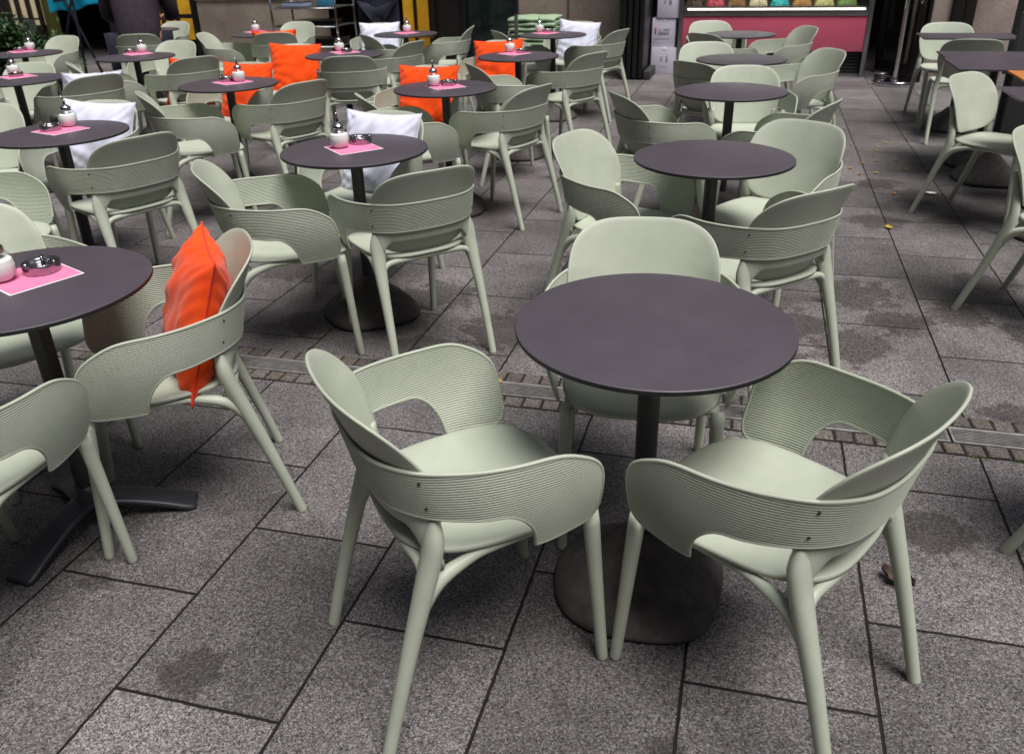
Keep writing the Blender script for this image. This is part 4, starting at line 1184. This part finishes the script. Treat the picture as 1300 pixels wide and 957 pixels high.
# dark panel and orange table at the right edge
pn = empty('partition_panel', (2.10, 7.1, 0), 0, 'dark grey upright partition beyond the right-hand tables', 'partition')
solid('panel', -.30, .30, -.03, .03, .06, .95, MT['panelgrey'], pn); solid('foot', -.28, -.22, -.15, .15, 0, .055, MT['black'], pn); solid('foot', .22, .28, -.15, .15, 0, .055, MT['black'], pn)
ow = make_square_table('orange-brown wooden topped table at the right edge behind the cut-corner table', .70, .50); ow.location = (1.78, 5.42, 0); ow['group'] = 'rectangular dark tables on the right'
del ow['group']
for ch in ow.children:
    if ch.name.startswith('tabletop'): ch.data.materials[0] = MT['wood']

# ------------------------------------------------------------------ shrub
def shrub(x, y, h, w, label, seed, nleaf=2600):
    rr = random.Random(seed)
    t = empty('potted_shrub', (x, y, 0), 0, label, 'shrub')
    mb = MB(); mb.lathe([(0, 0), (.15, 0), (.2, .28), (.19, .30), (.16, .26), (0, .25)], 28); mb.build('planter', MT['panelgrey'], t, auto=40)
    mb = MB(); cl = []
    for i in range(26):
        a = rr.uniform(0, 6.28); r = rr.uniform(.1, 1) * w; zt = rr.uniform(.45, 1) * h
        p = (r * math.cos(a), r * math.sin(a) * .8, zt); mb.tube([(0, 0, .2), (p[0] * .4, p[1] * .4, .2 + (zt - .2) * .6), p], [.010, .006, .003], 6); cl.append(p)
    mb.build('stem', MT['twig'], t)
    mb = MB()
    for i in range(nleaf):
        c = rr.choice(cl); p = Vector((c[0] + rr.gauss(0, .10), c[1] + rr.gauss(0, .10), c[2] + rr.gauss(0, .10)))
        L = rr.uniform(.05, .11); d = Vector((rr.gauss(0, 1), rr.gauss(0, 1), rr.gauss(.2, .6))).normalized(); s = d.cross(Vector((0, 0, 1))).normalized() * L * .22
        q = p + d * L; mdl = p + d * L * .5 + Vector((0, 0, .012)); mb.add([p, mdl + s, q, mdl - s, mdl - Vector((0, 0, .006))], [(0, 1, 4), (1, 2, 4), (2, 3, 4), (3, 0, 4)])
    mb.build('foliage', MT['leaf'], t, smooth=False)
shrub(-8.75, 8.35, .72, .42, 'dense dark green potted shrub at the upper left edge', 4)
shrub(-8.05, 8.15, .48, .33, 'lower leafy potted shrub right of the tall one, behind the pale chair', 8, 1800)

# ------------------------------------------------------------------ people
def skin_body(name, nodes, edges, mat_, parent, sub=2):
    me = bpy.data.meshes.new(name); keys = list(nodes); ix = {k: i for i, k in enumerate(keys)}
    me.from_pydata([nodes[k][0] for k in keys], [(ix[a], ix[b]) for a, b in edges], []); me.materials.append(mat_)
    o = bpy.data.objects.new(name, me); COL.objects.link(o); o.parent = parent
    sk = o.modifiers.new('skin', 'SKIN'); sk.use_smooth_shade = True
    for i, k in enumerate(keys):
        r = nodes[k][1]; me.skin_vertices[0].data[i].radius = r if hasattr(r, '__len__') else (r, r)
    me.skin_vertices[0].data[0].use_root = True
    s = o.modifiers.new('sub', 'SUBSURF'); s.levels = sub; s.render_levels = sub
    return o

def hand_nodes(n, e, pre, wrist, d, up, s):
    """palm and five fingers from the wrist along d"""
    d = Vector(d).normalized(); up = Vector(up).normalized(); side = d.cross(up).normalized() * s; w = Vector(wrist)
    n[pre + 'palm'] = (tuple(w + d * .05), (.034, .018)); e.append((pre + 'wrist', pre + 'palm'))
    for i, (off, l) in enumerate(((-.027, .066), (-.009, .076), (.009, .072), (.026, .056))):
        b = w + d * .075 + side * off
        n[pre + 'f%da' % i] = (tuple(b), .0095); n[pre + 'f%db' % i] = (tuple(b + d * l * .55 - up * .008), .0082); n[pre + 'f%dc' % i] = (tuple(b + d * l - up * .026), .0072)
        e += [(pre + 'palm', pre + 'f%da' % i), (pre + 'f%da' % i, pre + 'f%db' % i), (pre + 'f%db' % i, pre + 'f%dc' % i)]
    b = w + d * .03 - side * .030
    n[pre + 'ta'] = (tuple(b), .011); n[pre + 'tb'] = (tuple(b + d * .03 - side * .018 - up * .01), .0095); n[pre + 'tc'] = (tuple(b + d * .055 - side * .020 - up * .02), .008)
    e += [(pre + 'wrist', pre + 'ta'), (pre + 'ta', pre + 'tb'), (pre + 'tb', pre + 'tc')]

def head_parts(t, c, rz=0.0, tilt=0.0):
    """cranium with face, ears and hair around head centre c, facing +y local"""
    M = Matrix.Translation(c) @ Matrix.Rotation(rz, 4, 'Z') @ Matrix.Rotation(tilt, 4, 'X')
    def blob(rx, ry, rz_, o, f=None, n=24):
        mb = MB(); vs = []; fs = []
        for i in range(n + 1):
            th = math.pi * i / n
            for j in range(n * 2):
                ph = 2 * math.pi * j / (n * 2); v = Vector((math.sin(th) * math.cos(ph), math.sin(th) * math.sin(ph), math.cos(th)))
                p = Vector((v.x * rx, v.y * ry, v.z * rz_)) + Vector(o)
                if f: p = f(p, v)
                vs.append(M @ p)
        for i in range(n):
            for j in range(n * 2): k = (j + 1) % (n * 2); fs.append((i * n * 2 + j, (i + 1) * n * 2 + j, (i + 1) * n * 2 + k, i * n * 2 + k))
        mb.add(vs, fs); return mb
    def face(p, v):
        if v.y > 0:
            p.y += .020 * math.exp(-((p.x / .016) ** 2 + ((p.z + .012) / .026) ** 2)) + .006 * math.exp(-((p.x / .03) ** 2 + ((p.z + .062) / .012) ** 2))
            for s in (-1, 1): p.y -= .010 * math.exp(-(((p.x - s * .032) / .018) ** 2 + ((p.z - .012) / .014) ** 2))
        if p.z < -.02: p.x *= 1 - .25 * min(1, (-.02 - p.z) / .09)
        return p
    h = blob(.077, .095, .118, (0, 0, 0), face).build('head', MT['skin'], t, dbl=True)
    for s in (-1, 1):
        blob(.010, .022, .032, (s * .079, -.005, -.005), None, 10).build('ear', MT['skin'], h, dbl=True)
        blob(.011, .009, .008, (s * .032, .082, .012), None, 10).build('eye', MT['paper'], h, dbl=True)
        blob(.0055, .004, .0055, (s * .032, .0895, .012), None, 8).build('pupil', MT['hair'], h, dbl=True)
    blob(.024, .006, .006, (0, .091, -.060), None, 10).build('mouth', simple('lips', (.45, .16, .13), .5), h, dbl=True)
    blob(.084, .098, .112, (0, -.016, .022), lambda p, v: Vector((p.x, min(p.y, .060 + .2 * max(0, p.z - .06)), max(p.z, -.055))), 24).build('hair', MT['hair'], h, dbl=True)

# seated person, back to us
ps_ = empty('person', (-5.950, 7.327, 0), R(118 - 90), 'person in a dark purple shirt sitting with back to us at the far left table', 'person')
k = 1.08
n = {}; e = []
n['pelvis'] = ((0, -.06, .545), (.175, .14)); n['waist'] = ((0, -.055, .72), (.165, .125)); n['chest'] = ((0, .01, .93), (.19, .135)); n['upper'] = ((0, .055, 1.06), (.15, .11)); n['neck'] = ((0, .085, 1.17), .058); n['headb'] = ((0, .115, 1.27), .060)
e += [('pelvis', 'waist'), ('waist', 'chest'), ('chest', 'upper'), ('upper', 'neck'), ('neck', 'headb')]
for s, p in ((1, 'r'), (-1, 'l')):
    n[p + 'sh'] = ((s * .20, .06, 1.07), .070); n[p + 'el'] = ((s * .255, .15, .82), .050); n[p + 'fo'] = ((s * .20, .29, .79), .041); n[p + 'wrist'] = ((s * .13, .38, .775), .028)
    e += [('upper', p + 'sh'), (p + 'sh', p + 'el'), (p + 'el', p + 'fo'), (p + 'fo', p + 'wrist')]
    hand_nodes(n, e, p, (s * .13, .38, .775), (-s * .6, 1, -.05), (0, 0, 1), s)
    n[p + 'hip'] = ((s * .10, .02, .54), .092); n[p + 'kn'] = ((s * .14, .42, .50), .064); n[p + 'ca'] = ((s * .14, .44, .32), .055); n[p + 'an'] = ((s * .14, .44, .10), .038); n[p + 'to'] = ((s * .15, .57, .045), .036)
    e += [('pelvis', p + 'hip'), (p + 'hip', p + 'kn'), (p + 'kn', p + 'ca'), (p + 'ca', p + 'an'), (p + 'an', p + 'to')]
skin_body('body', n, e, MT['skin'], ps_)
def grow(keys, sc_, extra=0.012):
    m = {}
    for q in keys:
        r = n[q][1]; r = r if hasattr(r, '__len__') else (r, r); m[q] = (n[q][0], (r[0] * sc_ + extra, r[1] * sc_ + extra))
    return m
def sub_e(keys): return [(a, b) for a, b in e if a in keys and b in keys]
ks = ['pelvis', 'waist', 'chest', 'upper', 'rsh', 'rel', 'rfo', 'lsh', 'lel', 'lfo']
skin_body('shirt', grow(ks, 1.02), sub_e(ks), MT['shirt'], ps_)
ks = ['pelvis', 'rhip', 'rkn', 'rca', 'ran', 'lhip', 'lkn', 'lca', 'lan']
skin_body('trousers', grow(ks, 1.04), sub_e(ks), MT['trousers'], ps_)
for s in (-1, 1):
    mb = MB(); mb.tube(spline([(s * .14, .38, .04), (s * .14, .43, .055), (s * .145, .52, .045), (s * .15, .62, .03), (s * .15, .645, .026)], 4), [.03 + .014 * math.sin(math.pi * i / 16) for i in range(17)], 14); mb.build('shoe', MT['shoe'], ps_)
head_parts(ps_, (0, .13, 1.335), 0, -.25)
ps_.scale = (1.22, 1.1, 1.12)

# standing person, dark clothes, by the trolley
pd = empty('person', (-4.16, 9.10, 0), R(200), 'person in dark navy clothes standing behind the far white pillow', 'person')
n = {}; e = []
n['pelvis'] = ((0, 0, .93), (.165, .12)); n['waist'] = ((0, .01, 1.08), (.145, .105)); n['chest'] = ((0, .015, 1.28), (.165, .115)); n['upper'] = ((0, .0, 1.42), (.13, .09)); n['neck'] = ((0, .005, 1.52), .052); n['headb'] = ((0, .015, 1.60), .056)
e += [('pelvis', 'waist'), ('waist', 'chest'), ('chest', 'upper'), ('upper', 'neck'), ('neck', 'headb')]
for s, p in ((1, 'r'), (-1, 'l')):
    n[p + 'sh'] = ((s * .185, 0, 1.43), .060); n[p + 'el'] = ((s * .24, .03, 1.15), .044); n[p + 'fo'] = ((s * .23, .17, 1.08), .038); n[p + 'wrist'] = ((s * .19, .28, 1.08), .027)
    e += [('upper', p + 'sh'), (p + 'sh', p + 'el'), (p + 'el', p + 'fo'), (p + 'fo', p + 'wrist')]
    hand_nodes(n, e, p, (s * .19, .28, 1.08), (-s * .3, 1, 0), (0, 0, 1), s)
    n[p + 'hip'] = ((s * .095, 0, .86), .098); n[p + 'kn'] = ((s * .115, .02, .50), .066); n[p + 'ca'] = ((s * .12, -.01, .34), .058); n[p + 'an'] = ((s * .125, -.02, .09), .040); n[p + 'to'] = ((s * .14, .12, .04), .036)
    e += [('pelvis', p + 'hip'), (p + 'hip', p + 'kn'), (p + 'kn', p + 'ca'), (p + 'ca', p + 'an'), (p + 'an', p + 'to')]
skin_body('body', n, e, MT['skin'], pd)
ks = ['pelvis', 'waist', 'chest', 'upper', 'rsh', 'rel', 'rfo', 'lsh', 'lel', 'lfo']
skin_body('jacket', grow(ks, 1.05), sub_e(ks), MT['trousers'], pd)
ks = ['pelvis', 'rhip', 'rkn', 'rca', 'ran', 'lhip', 'lkn', 'lca', 'lan']
skin_body('trousers', grow(ks, 1.06, .02), sub_e(ks), MT['trousers'], pd)
# long apron
P = []
for i in range(13):
    z = 1.02 - .62 * i / 12; P.append([Vector(((.225 + .01 * i / 12) * math.sin(a), (.165 + .02 * i / 12) * math.cos(a) + .004 * math.sin(a * 9), z)) for a in [R(-115 + 230 * j / 30) for j in range(31)]])
mb = MB(); sheet(mb, P, .004); mb.build('apron', MT['trousers'], pd)
for s in (-1, 1):
    mb = MB(); mb.tube(spline([(s * .12, -.09, .04), (s * .125, -.03, .055), (s * .135, .07, .045), (s * .145, .16, .03), (s * .148, .185, .026)], 4), [.03 + .014 * math.sin(math.pi * i / 16) for i in range(17)], 14); mb.build('shoe', MT['shoe'], pd)
head_parts(pd, (0, .03, 1.675), 0, -.1)

# ------------------------------------------------------------------ camera
cam = bpy.data.cameras.new('camera'); co = bpy.data.objects.new('camera', cam); COL.objects.link(co)
PITCH, ROLL, YAW, F_PX = 25.99, -1.455, 16.5, 1036.84
cam.sensor_width = 36; cam.sensor_fit = 'HORIZONTAL'; cam.lens = F_PX / 1300 * 36
cam.shift_y = -44.5 / 1300
co.matrix_world = Matrix.Translation((0, 0, 1.48)) @ Matrix.Rotation(R(YAW), 4, 'Z') @ Matrix.Rotation(R(90 - PITCH), 4, 'X') @ Matrix.Rotation(R(ROLL), 4, 'Z')
cam.clip_end = 300; cam.clip_start = .05
cam.dof.use_dof = True; cam.dof.focus_distance = 2.2; cam.dof.aperture_fstop = 6.3
sc.camera = co

# ------------------------------------------------------------------ light
w = bpy.data.worlds.new('World'); sc.world = w; w.use_nodes = True
nt = w.node_tree; bg = nt.nodes['Background']
sky = nt.nodes.new('ShaderNodeTexSky'); sky.sky_type = 'NISHITA'; sky.sun_disc = False
SUN_EL, SUN_AZ = 67, 128      # azimuth of the sun measured clockwise from +y
sky.sun_elevation = R(SUN_EL); sky.sun_rotation = R(SUN_AZ); sky.air_density = 1.0; sky.dust_density = 3.0; sky.ozone_density = 1.0
nt.links.new(sky.outputs['Color'], bg.inputs['Color']); bg.inputs['Strength'].default_value = .05
sl = bpy.data.lights.new('sun', 'SUN'); so = bpy.data.objects.new('sun', sl); COL.objects.link(so)
sl.energy = 3.1; sl.angle = R(32); sl.color = (1.0, .975, .95)
az = R(SUN_AZ); el = R(SUN_EL)
dirv = Vector((math.sin(az) * math.cos(el), math.cos(az) * math.cos(el), math.sin(el)))
so.rotation_euler = dirv.to_track_quat('Z', 'Y').to_euler()

sc.view_settings.view_transform = 'Standard'; sc.view_settings.look = 'None'; sc.view_settings.gamma = 1.0; sc.view_settings.exposure = 0.55
sc.view_settings.use_curve_mapping = False
sc.render.engine = 'CYCLES'
sc.cycles.use_denoising = True
sc.cycles.max_bounces = 6; sc.cycles.transparent_max_bounces = 8
